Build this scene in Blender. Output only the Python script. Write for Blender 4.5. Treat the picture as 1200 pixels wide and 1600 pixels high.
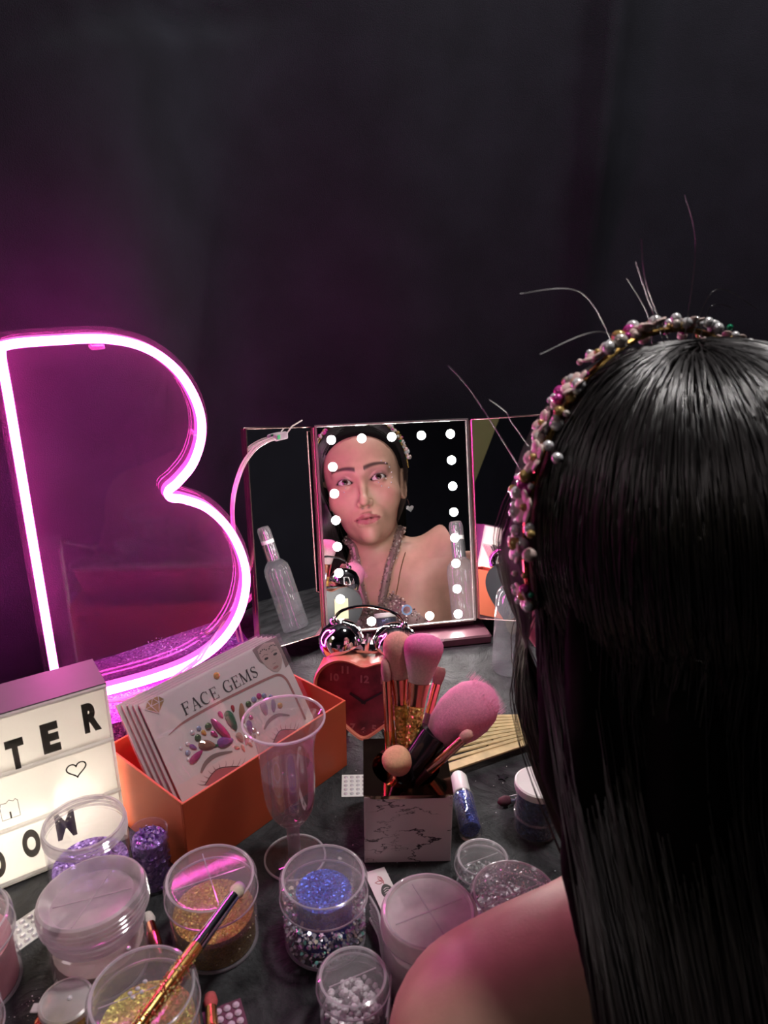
import bpy, math, random
import numpy as np
from mathutils import Vector, Matrix, Euler

rnd = random.Random(7)
npr = np.random.default_rng(11)
PI = math.pi
SC = bpy.context.scene
COL = SC.collection
for _o in list(bpy.data.objects):
    bpy.data.objects.remove(_o)

# ------------------------------------------------------------------ camera, light, exposure
cam_d = bpy.data.cameras.new('camera')
cam_d.sensor_fit = 'VERTICAL'; cam_d.sensor_height = 36.0; cam_d.sensor_width = 27.0
cam_d.lens = 27.0; cam_d.clip_start = 0.01; cam_d.clip_end = 30
cam = bpy.data.objects.new('camera', cam_d); COL.objects.link(cam)
cam_d.dof.use_dof = True; cam_d.dof.focus_distance = 0.85; cam_d.dof.aperture_fstop = 14.0
cam.location = (0, 0, 0.474); cam.rotation_euler = (math.radians(70), 0, 0)
SC.camera = cam

w = bpy.data.worlds.new('room_air'); SC.world = w; w.use_nodes = True
w.node_tree.nodes['Background'].inputs[0].default_value = (0.55, 0.6, 0.8, 1)
w.node_tree.nodes['Background'].inputs[1].default_value = 0.01

def area(name, loc, target, size, energy, color):
    d = bpy.data.lights.new(name, 'AREA'); d.shape = 'DISK'; d.size = size; d.energy = energy; d.color = color
    o = bpy.data.objects.new(name, d); COL.objects.link(o); o.location = loc
    o.rotation_euler = (Vector(target) - Vector(loc)).to_track_quat('-Z', 'Y').to_euler()
    return o
area('ceiling_lamp', (0.40, 0.68, 1.72), (0.10, 0.45, 0.0), 0.22, 21.0, (1.0, 0.95, 0.93))
area('fill_lamp', (-1.35, -0.30, 1.35), (-0.1, 0.5, 0.0), 0.5, 2.6, (1.0, 0.86, 0.88))  # added fill, brightens surfaces that face the camera

SC.view_settings.view_transform = 'Standard'; SC.view_settings.look = 'None'
SC.view_settings.exposure = 0.0; SC.view_settings.gamma = 1.0; SC.view_settings.use_curve_mapping = False
SC.cycles.use_denoising = True
SC.cycles.use_adaptive_sampling = True; SC.cycles.adaptive_threshold = 0.02
SC.cycles.max_bounces = 8; SC.cycles.diffuse_bounces = 3; SC.cycles.glossy_bounces = 5
SC.cycles.transmission_bounces = 6; SC.cycles.transparent_max_bounces = 22
SC.cycles.sample_clamp_indirect = 6.0
SC.cycles.caustics_reflective = False; SC.cycles.caustics_refractive = False

# ------------------------------------------------------------------ materials
M = {}
def nodes(name):
    m = bpy.data.materials.new(name); m.use_nodes = True
    nt = m.node_tree; nt.nodes.clear()
    out = nt.nodes.new('ShaderNodeOutputMaterial')
    M[name] = m
    return m, nt, out
def N(nt, t, **kw):
    n = nt.nodes.new(t)
    for k, v in kw.items():
        if k.startswith('i_'):
            key = k[2:]
            key = int(key) if key.isdigit() else key.replace('_', ' ')
            n.inputs[key].default_value = v
        else:
            setattr(n, k, v)
    return n
def c4(c): return (c[0], c[1], c[2], 1.0)
def solid(name, col, rough=0.5, metal=0.0, var=0.12, scale=60.0, bump=0.0, bscale=200.0, spec=0.5, attr=None, emit=None, estr=0.0, aniso=0.0, coat=0.0):
    m, nt, out = nodes(name)
    p = N(nt, 'ShaderNodeBsdfPrincipled')
    p.inputs['Roughness'].default_value = rough; p.inputs['Metallic'].default_value = metal
    p.inputs['Specular IOR Level'].default_value = spec
    p.inputs['Anisotropic'].default_value = aniso; p.inputs['Coat Weight'].default_value = coat
    tc = N(nt, 'ShaderNodeTexCoord')
    nz = N(nt, 'ShaderNodeTexNoise'); nz.inputs['Scale'].default_value = scale; nz.inputs['Detail'].default_value = 4
    nt.links.new(tc.outputs['Object'], nz.inputs['Vector'])
    mx = N(nt, 'ShaderNodeMix', data_type='RGBA', blend_type='MULTIPLY')
    mx.inputs[0].default_value = 1.0
    if attr:
        a = N(nt, 'ShaderNodeAttribute', attribute_name=attr)
        nt.links.new(a.outputs['Color'], mx.inputs[6])
    else:
        mx.inputs[6].default_value = c4(col)
    rmp = N(nt, 'ShaderNodeMapRange')
    rmp.inputs['From Min'].default_value = 0.3; rmp.inputs['From Max'].default_value = 0.7
    rmp.inputs['To Min'].default_value = 1 - var; rmp.inputs['To Max'].default_value = 1 + var * 0.5
    nt.links.new(nz.outputs['Fac'], rmp.inputs['Value'])
    nt.links.new(rmp.outputs['Result'], mx.inputs[7])
    nt.links.new(mx.outputs[2], p.inputs['Base Color'])
    if bump:
        nb = N(nt, 'ShaderNodeTexNoise'); nb.inputs['Scale'].default_value = bscale; nb.inputs['Detail'].default_value = 5
        nt.links.new(tc.outputs['Object'], nb.inputs['Vector'])
        b = N(nt, 'ShaderNodeBump'); b.inputs['Strength'].default_value = bump; b.inputs['Distance'].default_value = 0.002
        nt.links.new(nb.outputs['Fac'], b.inputs['Height']); nt.links.new(b.outputs['Normal'], p.inputs['Normal'])
    if emit:
        p.inputs['Emission Color'].default_value = c4(emit); p.inputs['Emission Strength'].default_value = estr
    nt.links.new(p.outputs[0], out.inputs[0])
    return m
def clear(name, tint=(0.96, 0.95, 0.97), haze=0.08, rough=0.06, hcol=(0.8, 0.76, 0.8), ior=1.5, gl=1.0, scale=25.0):
    m, nt, out = nodes(name)
    tr = N(nt, 'ShaderNodeBsdfTransparent'); tr.inputs[0].default_value = c4(tint)
    g = N(nt, 'ShaderNodeBsdfGlossy')
    g.inputs['Roughness'].default_value = rough; g.inputs['Color'].default_value = c4((gl, gl, gl))
    # Schlick reflectance, the same from either side of the thin wall
    f0 = ((ior - 1) / (ior + 1)) ** 2 * 1.6
    lw = N(nt, 'ShaderNodeLayerWeight'); lw.inputs['Blend'].default_value = 0.5
    pw = N(nt, 'ShaderNodeMath', operation='POWER'); pw.inputs[1].default_value = 4.0
    nt.links.new(lw.outputs['Facing'], pw.inputs[0])
    fr = N(nt, 'ShaderNodeMath', operation='MULTIPLY_ADD'); fr.inputs[1].default_value = 0.75 - f0; fr.inputs[2].default_value = f0
    nt.links.new(pw.outputs[0], fr.inputs[0])
    mx = N(nt, 'ShaderNodeMixShader')
    nt.links.new(fr.outputs[0], mx.inputs[0]); nt.links.new(tr.outputs[0], mx.inputs[1]); nt.links.new(g.outputs[0], mx.inputs[2])
    d = N(nt, 'ShaderNodeBsdfDiffuse'); d.inputs[0].default_value = c4(hcol)
    tl = N(nt, 'ShaderNodeBsdfTranslucent'); tl.inputs[0].default_value = c4(hcol)
    h = N(nt, 'ShaderNodeMixShader'); h.inputs[0].default_value = 0.45
    nt.links.new(d.outputs[0], h.inputs[1]); nt.links.new(tl.outputs[0], h.inputs[2])
    tc = N(nt, 'ShaderNodeTexCoord'); nz = N(nt, 'ShaderNodeTexNoise'); nz.inputs['Scale'].default_value = scale; nz.inputs['Detail'].default_value = 5
    nt.links.new(tc.outputs['Object'], nz.inputs['Vector'])
    r = N(nt, 'ShaderNodeMapRange'); r.inputs['From Min'].default_value = 0.3; r.inputs['From Max'].default_value = 0.75
    r.inputs['To Min'].default_value = haze * 0.6; r.inputs['To Max'].default_value = min(1, haze * 1.6)
    nt.links.new(nz.outputs['Fac'], r.inputs['Value'])
    f = N(nt, 'ShaderNodeMixShader')
    nt.links.new(r.outputs['Result'], f.inputs[0]); nt.links.new(mx.outputs[0], f.inputs[1]); nt.links.new(h.outputs[0], f.inputs[2])
    nt.links.new(f.outputs[0], out.inputs[0])
    return m
def emis(name, col, strength):
    m, nt, out = nodes(name)
    e = N(nt, 'ShaderNodeEmission'); e.inputs[0].default_value = c4(col); e.inputs[1].default_value = strength
    nt.links.new(e.outputs[0], out.inputs[0]); return m
def glitter(name, col, col2, scale=900.0, rough=0.35, spark=0.9):
    # fine glitter: voronoi cells, each with its own tilt and shade
    m, nt, out = nodes(name)
    p = N(nt, 'ShaderNodeBsdfPrincipled'); p.inputs['Metallic'].default_value = 0.55; p.inputs['Roughness'].default_value = rough
    tc = N(nt, 'ShaderNodeTexCoord'); v = N(nt, 'ShaderNodeTexVoronoi'); v.inputs['Scale'].default_value = scale
    nt.links.new(tc.outputs['Object'], v.inputs['Vector'])
    r = N(nt, 'ShaderNodeValToRGB'); r.color_ramp.elements[0].color = c4(col); r.color_ramp.elements[1].color = c4(col2)
    s = N(nt, 'ShaderNodeSeparateColor'); nt.links.new(v.outputs['Color'], s.inputs[0])
    nt.links.new(s.outputs[0], r.inputs[0]); nt.links.new(r.outputs[0], p.inputs['Base Color'])
    sub = N(nt, 'ShaderNodeVectorMath', operation='SUBTRACT'); sub.inputs[1].default_value = (0.5, 0.5, 0.5)
    nt.links.new(v.outputs['Color'], sub.inputs[0])
    sc = N(nt, 'ShaderNodeVectorMath', operation='SCALE'); sc.inputs['Scale'].default_value = spark
    nt.links.new(sub.outputs[0], sc.inputs[0])
    g = N(nt, 'ShaderNodeNewGeometry'); ad = N(nt, 'ShaderNodeVectorMath', operation='ADD')
    nt.links.new(g.outputs['Normal'], ad.inputs[0]); nt.links.new(sc.outputs[0], ad.inputs[1])
    nm = N(nt, 'ShaderNodeVectorMath', operation='NORMALIZE'); nt.links.new(ad.outputs[0], nm.inputs[0])
    nt.links.new(nm.outputs[0], p.inputs['Normal'])
    nt.links.new(p.outputs[0], out.inputs[0]); return m

solid('black_cloth', (0.0165, 0.0168, 0.0245), 0.85, var=0.25, scale=14, bump=0.25, bscale=900, spec=0.15)
solid('dark_wall', (0.03, 0.033, 0.05), 0.8, var=0.2, scale=5)
solid('olive_board', (0.36, 0.36, 0.15), 0.7, var=0.1, scale=5)
solid('floor_dark', (0.03, 0.028, 0.03), 0.6, var=0.3, scale=8)
solid('purple_glitter_side', (0.2, 0.03, 0.28), 0.5)
glitter('purple_glitter', (0.16, 0.03, 0.3), (0.5, 0.2, 0.7), 700)
solid('rose_gold', (0.66, 0.42, 0.4), 0.22, 1.0, var=0.08)
solid('rose_dark', (0.10, 0.04, 0.055), 0.35, 0.1, var=0.1)
solid('mirror_glass', (0.9, 0.91, 0.92), 0.0, 1.0, var=0.0)
solid('chrome', (0.75, 0.73, 0.76), 0.06, 1.0, var=0.05)
solid('gold_metal', (0.72, 0.45, 0.14), 0.22, 1.0, var=0.15, scale=300)
solid('gold_mirror', (0.3, 0.2, 0.13), 0.08, 1.0, var=0.2)
glitter('gold_glitter', (0.8, 0.5, 0.1), (0.85, 0.6, 0.22), 700, 0.25, 1.2)
glitter('red_glitter', (0.6, 0.03, 0.03), (0.8, 0.25, 0.12), 600, 0.25, 1.0)
solid('copper', (0.75, 0.33, 0.24), 0.18, 1.0, var=0.1)
solid('black_gloss', (0.012, 0.011, 0.014), 0.18, 0, var=0.2)
solid('white_plastic', (0.72, 0.7, 0.68), 0.4, var=0.06)
solid('white_card', (0.68, 0.63, 0.62), 0.45, var=0.03)
solid('pink_edge', (0.72, 0.12, 0.25), 0.5)
solid('orange_card', (0.55, 0.10, 0.034), 0.55, var=0.06, scale=30)
solid('orange_inside', (0.6, 0.2, 0.13), 0.6, var=0.06)
solid('black_ink', (0.012, 0.01, 0.012), 0.5)
solid('letter_ink', (0.03, 0.012, 0.02), 0.4)
solid('gold_ink', (0.42, 0.29, 0.1), 0.35, 0.5)
solid('rose_ink', (0.36, 0.16, 0.15), 0.5)
solid('grey_ink', (0.22, 0.17, 0.16), 0.5)
solid('face_ink', (0.47, 0.36, 0.33), 0.5)
solid('skin_ink', (0.55, 0.4, 0.36), 0.5)
solid('lid_ink', (0.35, 0.1, 0.11), 0.5)
solid('green_led', (0.05, 0.5, 0.15), 0.3)
solid('leaf_ink', (0.05, 0.06, 0.05), 0.5)
solid('red_ink', (0.4, 0.05, 0.06), 0.5)
solid('heart_case', (0.62, 0.2, 0.13), 0.35, var=0.05)
solid('heart_face', (0.27, 0.03, 0.06), 0.35, var=0.6, scale=70)
solid('numeral', (0.5, 0.17, 0.2), 0.4)
solid('label_paper', (0.6, 0.55, 0.36), 0.5)
solid('wood_pale', (0.55, 0.42, 0.2), 0.55, var=0.25, scale=90)
solid('blue_glitter_base', (0.02, 0.04, 0.3), 0.3)
glitter('blue_glitter', (0.008, 0.015, 0.2), (0.04, 0.09, 0.6), 900)
glitter('purple_fill', (0.14, 0.05, 0.3), (0.45, 0.28, 0.75), 600)
glitter('gold_fill', (0.24, 0.13, 0.01), (0.42, 0.27, 0.05), 1100, 0.45)
glitter('yellow_fill', (0.42, 0.36, 0.03), (0.62, 0.55, 0.1), 900, 0.45)
glitter('silver_fill', (0.3, 0.3, 0.33), (0.75, 0.75, 0.78), 500, 0.3)
glitter('dark_fill', (0.05, 0.05, 0.06), (0.3, 0.3, 0.3), 400, 0.3)
glitter('navy_fill', (0.01, 0.015, 0.05), (0.05, 0.09, 0.2), 600, 0.3)
solid('pink_fill', (0.6, 0.22, 0.27), 0.6, var=0.15)
solid('frost_fill', (0.66, 0.58, 0.58), 0.6, var=0.15)
solid('milky_fill', (0.4, 0.33, 0.28), 0.6, var=0.15)
solid('crystal_white', (0.85, 0.8, 0.82), 0.25, var=0.2, scale=300)
solid('flake', (1, 1, 1), 0.25, 0.3, var=0.0, attr='Col')
solid('gem', (1, 1, 1), 0.08, 0.35, var=0.0, attr='Col', coat=0.6)
solid('rhinestone', (0.88, 0.86, 0.9), 0.07, 0.4, var=0.2, scale=400)
solid('pink_rhinestone', (0.82, 0.6, 0.76), 0.07, 0.25, var=0.2, scale=400)
solid('bristle', (1, 1, 1), 0.75, 0, var=0.14, scale=600, bump=0.18, bscale=1500, attr='Col', spec=0.1)
solid('skin', (1, 1, 1), 0.45, 0, var=0.08, scale=60, bump=0.06, bscale=500, attr='Col', spec=0.4)
solid('eye', (1, 1, 1), 0.12, 0, var=0.0, attr='Col', coat=0.5)
solid('hair', (0.013, 0.009, 0.009), 0.30, 0, var=0.2, spec=1.0, coat=0.4)
for _n in M['hair'].node_tree.nodes:
    if _n.type == 'BSDF_PRINCIPLED': _n.inputs['IOR'].default_value = 1.75; _n.inputs['Coat Roughness'].default_value = 0.35
solid('hair_under', (0.006, 0.005, 0.005), 0.9, 0, var=0.2, spec=0.05)
solid('sequin_cloth', (0.3, 0.2, 0.19), 0.4, 0.3)
solid('petal', (0.74, 0.55, 0.5), 0.45, var=0.1)
solid('pearl', (0.75, 0.66, 0.6), 0.15, 0.3)
solid('crystal', (0.85, 0.84, 0.85), 0.06, 0.3, var=0.2, scale=500)
solid('amber', (0.5, 0.34, 0.12), 0.12, 0.3)
solid('magenta_gem', (0.7, 0.08, 0.4), 0.1, 0.3)
solid('green_gem', (0.02, 0.3, 0.15), 0.1, 0.3)
solid('light_box_shell', (0.42, 0.41, 0.4), 0.45, var=0.03)
solid('light_box_back', (0.16, 0.155, 0.15), 0.5, var=0.03)
solid('light_box_top', (0.14, 0.12, 0.13), 0.5, var=0.05)
solid('stool_black', (0.02, 0.02, 0.02), 0.5)
clear('clear_plastic', haze=0.10)
clear('clear_lid', haze=0.17, rough=0.10, ior=1.38, hcol=(0.85, 0.82, 0.83))
clear('frosted_lid', (0.8, 0.77, 0.78), haze=0.62, rough=0.25, hcol=(0.86, 0.8, 0.8))
clear('milky_lid', (0.85, 0.82, 0.84), haze=0.42, rough=0.2, hcol=(0.8, 0.74, 0.77))
clear('glass_thin', (0.96, 0.94, 0.95), haze=0.07, rough=0.04, ior=1.95)
clear('plastic_edge', (0.9, 0.87, 0.9), haze=0.48, rough=0.08, ior=1.7, hcol=(0.85, 0.8, 0.84))
clear('stem_frost', (0.8, 0.77, 0.78), haze=0.36, rough=0.15, ior=1.6, hcol=(0.6, 0.56, 0.58))
clear('wine', (0.80, 0.70, 0.68), haze=0.09, rough=0.02, ior=1.7, hcol=(0.62, 0.5, 0.5))
clear('acrylic', (0.97, 0.95, 0.97), haze=0.022, rough=0.03, ior=1.28, hcol=(0.85, 0.75, 0.82), scale=6)
clear('goblet_foot', (0.9, 0.88, 0.9), haze=0.05, rough=0.05, ior=1.6)
clear('sleeve', (0.97, 0.96, 0.97), haze=0.03, rough=0.05)
clear('cable_clear', (0.7, 0.66, 0.66), haze=0.75, rough=0.2, hcol=(0.8, 0.75, 0.72))
clear('bottle_glass', (0.93, 0.93, 0.95), haze=0.10, rough=0.05, ior=1.5, hcol=(0.6, 0.6, 0.64))
clear('mesh_net', (0.9, 0.86, 0.86), haze=0.5, rough=0.3)
emis('neon_core', (1.0, 0.085, 0.56), 56.0)
solid('neon_silicone', (0.8, 0.2, 0.6), 0.4, emit=(1.0, 0.12, 0.62), estr=0.75)
emis('halo_emission', (1.0, 0.05, 0.5), 270.0)  # for the added halo strip behind the letter
solid('clock_back', (0.03, 0.03, 0.035), 0.3)
emis('led_bulb', (1.0, 0.95, 0.88), 270.0)
emis('led_strip', (1.0, 0.93, 0.8), 2700.0)
solid('led_trim', (0.8, 0.76, 0.74), 0.25, 0.9)

# table: black slate-look top
m, nt, out = nodes('slate')
p = N(nt, 'ShaderNodeBsdfPrincipled'); tc = N(nt, 'ShaderNodeTexCoord')
n1 = N(nt, 'ShaderNodeTexNoise'); n1.inputs['Scale'].default_value = 26; n1.inputs['Detail'].default_value = 9; n1.inputs['Roughness'].default_value = 0.68; n1.inputs['Distortion'].default_value = 0.6
nt.links.new(tc.outputs['Object'], n1.inputs['Vector'])
rp = N(nt, 'ShaderNodeValToRGB'); rp.color_ramp.elements[0].position = 0.35; rp.color_ramp.elements[1].position = 0.75
rp.color_ramp.elements[0].color = (0.010, 0.010, 0.012, 1); rp.color_ramp.elements[1].color = (0.085, 0.088, 0.092, 1)
nt.links.new(n1.outputs['Fac'], rp.inputs[0]); nt.links.new(rp.outputs[0], p.inputs['Base Color'])
p.inputs['Roughness'].default_value = 0.6; p.inputs['Specular IOR Level'].default_value = 0.22
bm_ = N(nt, 'ShaderNodeBump'); bm_.inputs['Strength'].default_value = 1.0; bm_.inputs['Distance'].default_value = 0.012
nt.links.new(n1.outputs['Fac'], bm_.inputs['Height']); nt.links.new(bm_.outputs[0], p.inputs['Normal']); nt.links.new(p.outputs[0], out.inputs[0])

# veined white marble print
m, nt, out = nodes('marble')
p = N(nt, 'ShaderNodeBsdfPrincipled'); tc = N(nt, 'ShaderNodeTexCoord')
mp = N(nt, 'ShaderNodeMapping'); mp.inputs['Rotation'].default_value = (0, -0.3, 0); mp.inputs['Scale'].default_value = (0.55, 1, 1.5)
nt.links.new(tc.outputs['Object'], mp.inputs['Vector'])
n1 = N(nt, 'ShaderNodeTexNoise'); n1.inputs['Scale'].default_value = 34; n1.inputs['Detail'].default_value = 6; n1.inputs['Roughness'].default_value = 0.6
nt.links.new(mp.outputs[0], n1.inputs['Vector'])
ab = N(nt, 'ShaderNodeMath', operation='SUBTRACT'); ab.inputs[1].default_value = 0.5; nt.links.new(n1.outputs['Fac'], ab.inputs[0])
ab2 = N(nt, 'ShaderNodeMath', operation='ABSOLUTE'); nt.links.new(ab.outputs[0], ab2.inputs[0])
n2 = N(nt, 'ShaderNodeTexNoise'); n2.inputs['Scale'].default_value = 30; nt.links.new(tc.outputs['Object'], n2.inputs['Vector'])
wd = N(nt, 'ShaderNodeMapRange'); wd.inputs['From Min'].default_value = 0.38; wd.inputs['From Max'].default_value = 0.65; wd.inputs['To Min'].default_value = 0.0; wd.inputs['To Max'].default_value = 0.014
nt.links.new(n2.outputs['Fac'], wd.inputs['Value'])
lt = N(nt, 'ShaderNodeMath', operation='LESS_THAN'); nt.links.new(ab2.outputs[0], lt.inputs[0]); nt.links.new(wd.outputs[0], lt.inputs[1])
mx = N(nt, 'ShaderNodeMix', data_type='RGBA'); mx.inputs[6].default_value = (0.62, 0.55, 0.55, 1); mx.inputs[7].default_value = (0.05, 0.03, 0.04, 1)
nt.links.new(lt.outputs[0], mx.inputs[0]); nt.links.new(mx.outputs[2], p.inputs['Base Color']); p.inputs['Roughness'].default_value = 0.35
nt.links.new(p.outputs[0], out.inputs[0])

# light-box front panel: milky acrylic that passes light from the strip behind it
m, nt, out = nodes('light_panel')
d = N(nt, 'ShaderNodeBsdfDiffuse'); d.inputs[0].default_value = (0.6, 0.57, 0.56, 1)
t = N(nt, 'ShaderNodeBsdfTranslucent'); t.inputs[0].default_value = (0.95, 0.93, 0.9, 1)
mxs = N(nt, 'ShaderNodeMixShader'); mxs.inputs[0].default_value = 0.5
nt.links.new(d.outputs[0], mxs.inputs[1]); nt.links.new(t.outputs[0], mxs.inputs[2]); nt.links.new(mxs.outputs[0], out.inputs[0])
# dark translucent ink for the letter tiles
m, nt, out = nodes('letter_film')
d = N(nt, 'ShaderNodeBsdfDiffuse'); d.inputs[0].default_value = (0.03, 0.015, 0.02, 1)
t = N(nt, 'ShaderNodeBsdfTransparent'); t.inputs[0].default_value = (0.16, 0.15, 0.15, 1)
mxs = N(nt, 'ShaderNodeMixShader'); mxs.inputs[0].default_value = 0.75
nt.links.new(d.outputs[0], mxs.inputs[1]); nt.links.new(t.outputs[0], mxs.inputs[2]); nt.links.new(mxs.outputs[0], out.inputs[0])

# ------------------------------------------------------------------ mesh helpers: each returns (verts, faces)
def xf(vf, mat):
    V, F = vf
    return [tuple(mat @ Vector(v)) for v in V], F
def T(x, y, z): return Matrix.Translation((x, y, z))
def RX(a): return Matrix.Rotation(math.radians(a), 4, 'X')
def RY(a): return Matrix.Rotation(math.radians(a), 4, 'Y')
def RZ(a): return Matrix.Rotation(math.radians(a), 4, 'Z')
def S(x, y, z): return Matrix.Diagonal((x, y, z, 1))
def join(*vfs):
    V, F = [], []
    for v, f in vfs:
        o = len(V); V += list(v); F += [tuple(i + o for i in q) for q in f]
    return V, F
def box(sx, sy, sz, b=0.0):
    # centred in x,y, base at z=0, chamfered edges
    if b <= 0:
        x, y = sx / 2, sy / 2
        V = [(-x, -y, 0), (x, -y, 0), (x, y, 0), (-x, y, 0), (-x, -y, sz), (x, -y, sz), (x, y, sz), (-x, y, sz)]
        return V, [(0, 3, 2, 1), (4, 5, 6, 7), (0, 1, 5, 4), (1, 2, 6, 5), (2, 3, 7, 6), (3, 0, 4, 7)]
    def ring(i, z):
        x, y = sx / 2 - i, sy / 2 - i; c = b
        return [(-x + c, -y, z), (x - c, -y, z), (x, -y + c, z), (x, y - c, z), (x - c, y, z), (-x + c, y, z), (-x, y - c, z), (-x, -y + c, z)]
    R = [ring(b, 0), ring(0, b), ring(0, sz - b), ring(b, sz)]
    V = [v for r in R for v in r]; F = []
    for k in range(3):
        for i in range(8):
            j = (i + 1) % 8
            F.append((k * 8 + i, k * 8 + j, k * 8 + 8 + j, k * 8 + 8 + i))
    F.append(tuple(range(7, -1, -1))); F.append(tuple(24 + i for i in range(8)))
    return V, F
def lathe(prof, seg=40, closed=False):
    V, F, rows = [], [], []
    for r, z in prof:
        if r < 1e-6:
            rows.append([len(V)]); V.append((0, 0, z))
        else:
            rows.append([len(V) + i for i in range(seg)])
            V += [(r * math.cos(2 * PI * i / seg), r * math.sin(2 * PI * i / seg), z) for i in range(seg)]
    prs = list(zip(rows, rows[1:]))
    if closed: prs.append((rows[-1], rows[0]))
    for a, b in prs:
        for i in range(seg):
            j = (i + 1) % seg
            if len(a) == 1 and len(b) == 1: continue
            if len(a) == 1: F.append((a[0], b[j], b[i]))
            elif len(b) == 1: F.append((a[i], a[j], b[0]))
            else: F.append((a[i], a[j], b[j], b[i]))
    return V, F
def tube(path, r, sides=8, cap=True):
    P = [Vector(p) for p in path]; n = len(P)
    rr = r if isinstance(r, (list, tuple)) else [r] * n
    V, F = [], []
    up = None
    for i, p in enumerate(P):
        t = (P[min(i + 1, n - 1)] - P[max(i - 1, 0)]).normalized()
        if up is None:
            up = Vector((0, 0, 1)) if abs(t.z) < 0.9 else Vector((1, 0, 0))
        a = (up - t * up.dot(t)).normalized(); up = a
        b = t.cross(a)
        for k in range(sides):
            q = 2 * PI * k / sides
            V.append(tuple(p + (a * math.cos(q) + b * math.sin(q)) * rr[i]))
    for i in range(n - 1):
        for k in range(sides):
            j = (k + 1) % sides
            F.append((i * sides + k, i * sides + j, (i + 1) * sides + j, (i + 1) * sides + k))
    if cap:
        F.append(tuple(range(sides - 1, -1, -1))); F.append(tuple((n - 1) * sides + k for k in range(sides)))
    return V, F
def sphere(r, seg=16, rings=10, sx=1, sy=1, sz=1):
    return xf(lathe([(r * math.sin(PI * i / rings) if 0 < i < rings else 0, -r * math.cos(PI * i / rings)) for i in range(rings + 1)], seg), S(sx, sy, sz))
def prism(poly, h):
    n = len(poly)
    V = [(x, y, 0) for x, y in poly] + [(x, y, h) for x, y in poly]
    F = [tuple(range(n - 1, -1, -1)), tuple(range(n, 2 * n))] + [(i, (i + 1) % n, n + (i + 1) % n, n + i) for i in range(n)]
    return V, F
def ribbon(pts, w, h=0.0002, closed=False):
    # flat stroke in the xy plane, w may vary
    P = [Vector((p[0], p[1])) for p in pts]; n = len(P)
    ww = w if isinstance(w, (list, tuple)) else [w] * n
    V, F = [], []
    for i, p in enumerate(P):
        a = P[(i - 1) % n] if closed or i else P[0]; b = P[(i + 1) % n] if closed or i < n - 1 else P[-1]
        t = (b - a).normalized(); q = Vector((-t.y, t.x)) * ww[i] / 2
        for s, z in ((1, 0), (-1, 0), (-1, h), (1, h)):
            V.append((p.x + q.x * s, p.y + q.y * s, z))
    for i in range(n if closed else n - 1):
        a, b = i * 4, ((i + 1) % n) * 4
        for k in range(4):
            F.append((a + k, a + (k + 1) % 4, b + (k + 1) % 4, b + k))
    if not closed:
        F += [(0, 1, 2, 3), tuple((n - 1) * 4 + k for k in (3, 2, 1, 0))]
    return V, F
def bez(pts, n=12):
    # smooth Catmull-Rom through points
    P = [Vector(p) for p in pts]; Q = []
    for i in range(len(P) - 1):
        p0, p1, p2, p3 = P[max(i - 1, 0)], P[i], P[i + 1], P[min(i + 2, len(P) - 1)]
        for k in range(n):
            t = k / n
            Q.append(0.5 * ((2 * p1) + (p2 - p0) * t + (2 * p0 - 5 * p1 + 4 * p2 - p3) * t * t + (3 * p1 - p0 - 3 * p2 + p3) * t ** 3))
    Q.append(P[-1]); return Q

def obj(name, vf, mat, parent=None, smooth=True, loc=None, rot=None, cols=None, sharp=35):
    V, F = vf
    me = bpy.data.meshes.new(name); me.from_pydata([tuple(v) for v in V], [], F); me.update()
    if cols is not None:
        a = me.color_attributes.new('Col', 'FLOAT_COLOR', 'POINT')
        arr = np.ones((len(V), 4), np.float32); arr[:, :3] = np.asarray(cols, np.float32); a.data.foreach_set('color', arr.ravel())
    if smooth:
        me.polygons.foreach_set('use_smooth', [True] * len(me.polygons))
        if sharp and len(V) < 20000: me.set_sharp_from_angle(angle=math.radians(sharp))
    if isinstance(mat, str): mat = M[mat]
    me.materials.append(mat)
    o = bpy.data.objects.new(name, me); COL.objects.link(o)
    if parent: o.parent = parent
    if loc: o.location = loc
    if rot: o.rotation_euler = rot
    return o
def inst(src, name, parent, mat4):
    o = bpy.data.objects.new(name, src.data); COL.objects.link(o); o.parent = parent
    o.matrix_local = mat4
    return o
def tag(o, label, cat, group=None, kind=None):
    o['label'] = label; o['category'] = cat
    if group: o['group'] = group
    if kind: o['kind'] = kind
    return o
def thing(name, label, cat, loc=(0, 0, 0), rot=(0, 0, 0), group=None):
    o = bpy.data.objects.new(name, None); COL.objects.link(o); o.empty_display_size = 0.02
    o.location = loc; o.rotation_euler = [math.radians(a) for a in rot]
    return tag(o, label, cat, group)
def thing_m(name, label, cat, mat4, group=None):
    o = thing(name, label, cat, group=group); o.matrix_world = mat4; return o
def struct(name, vf, mat, **k):
    o = obj(name, vf, mat, **k); o['kind'] = 'structure'; return o
def frame(o, u, v):
    # matrix whose x axis is u, y axis is v, z axis their cross product
    u = Vector(u).normalized(); v = Vector(v).normalized(); n = u.cross(v)
    return Matrix(((u.x, v.x, n.x, o[0]), (u.y, v.y, n.y, o[1]), (u.z, v.z, n.z, o[2]), (0, 0, 0, 1)))
def text_mesh(s, size, thick=0.0, align='LEFT'):
    c = bpy.data.curves.new('lettering', 'FONT'); c.body = s; c.size = size; c.offset = thick; c.align_x = align; c.extrude = 0.0001
    o = bpy.data.objects.new('lettering', c); COL.objects.link(o)
    dg = bpy.context.evaluated_depsgraph_get(); me = o.evaluated_get(dg).to_mesh()
    V = [tuple(v.co) for v in me.vertices]; F = [tuple(p.vertices) for p in me.polygons]
    o.evaluated_get(dg).to_mesh_clear(); bpy.data.objects.remove(o); bpy.data.curves.remove(c)
    return V, F
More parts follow.
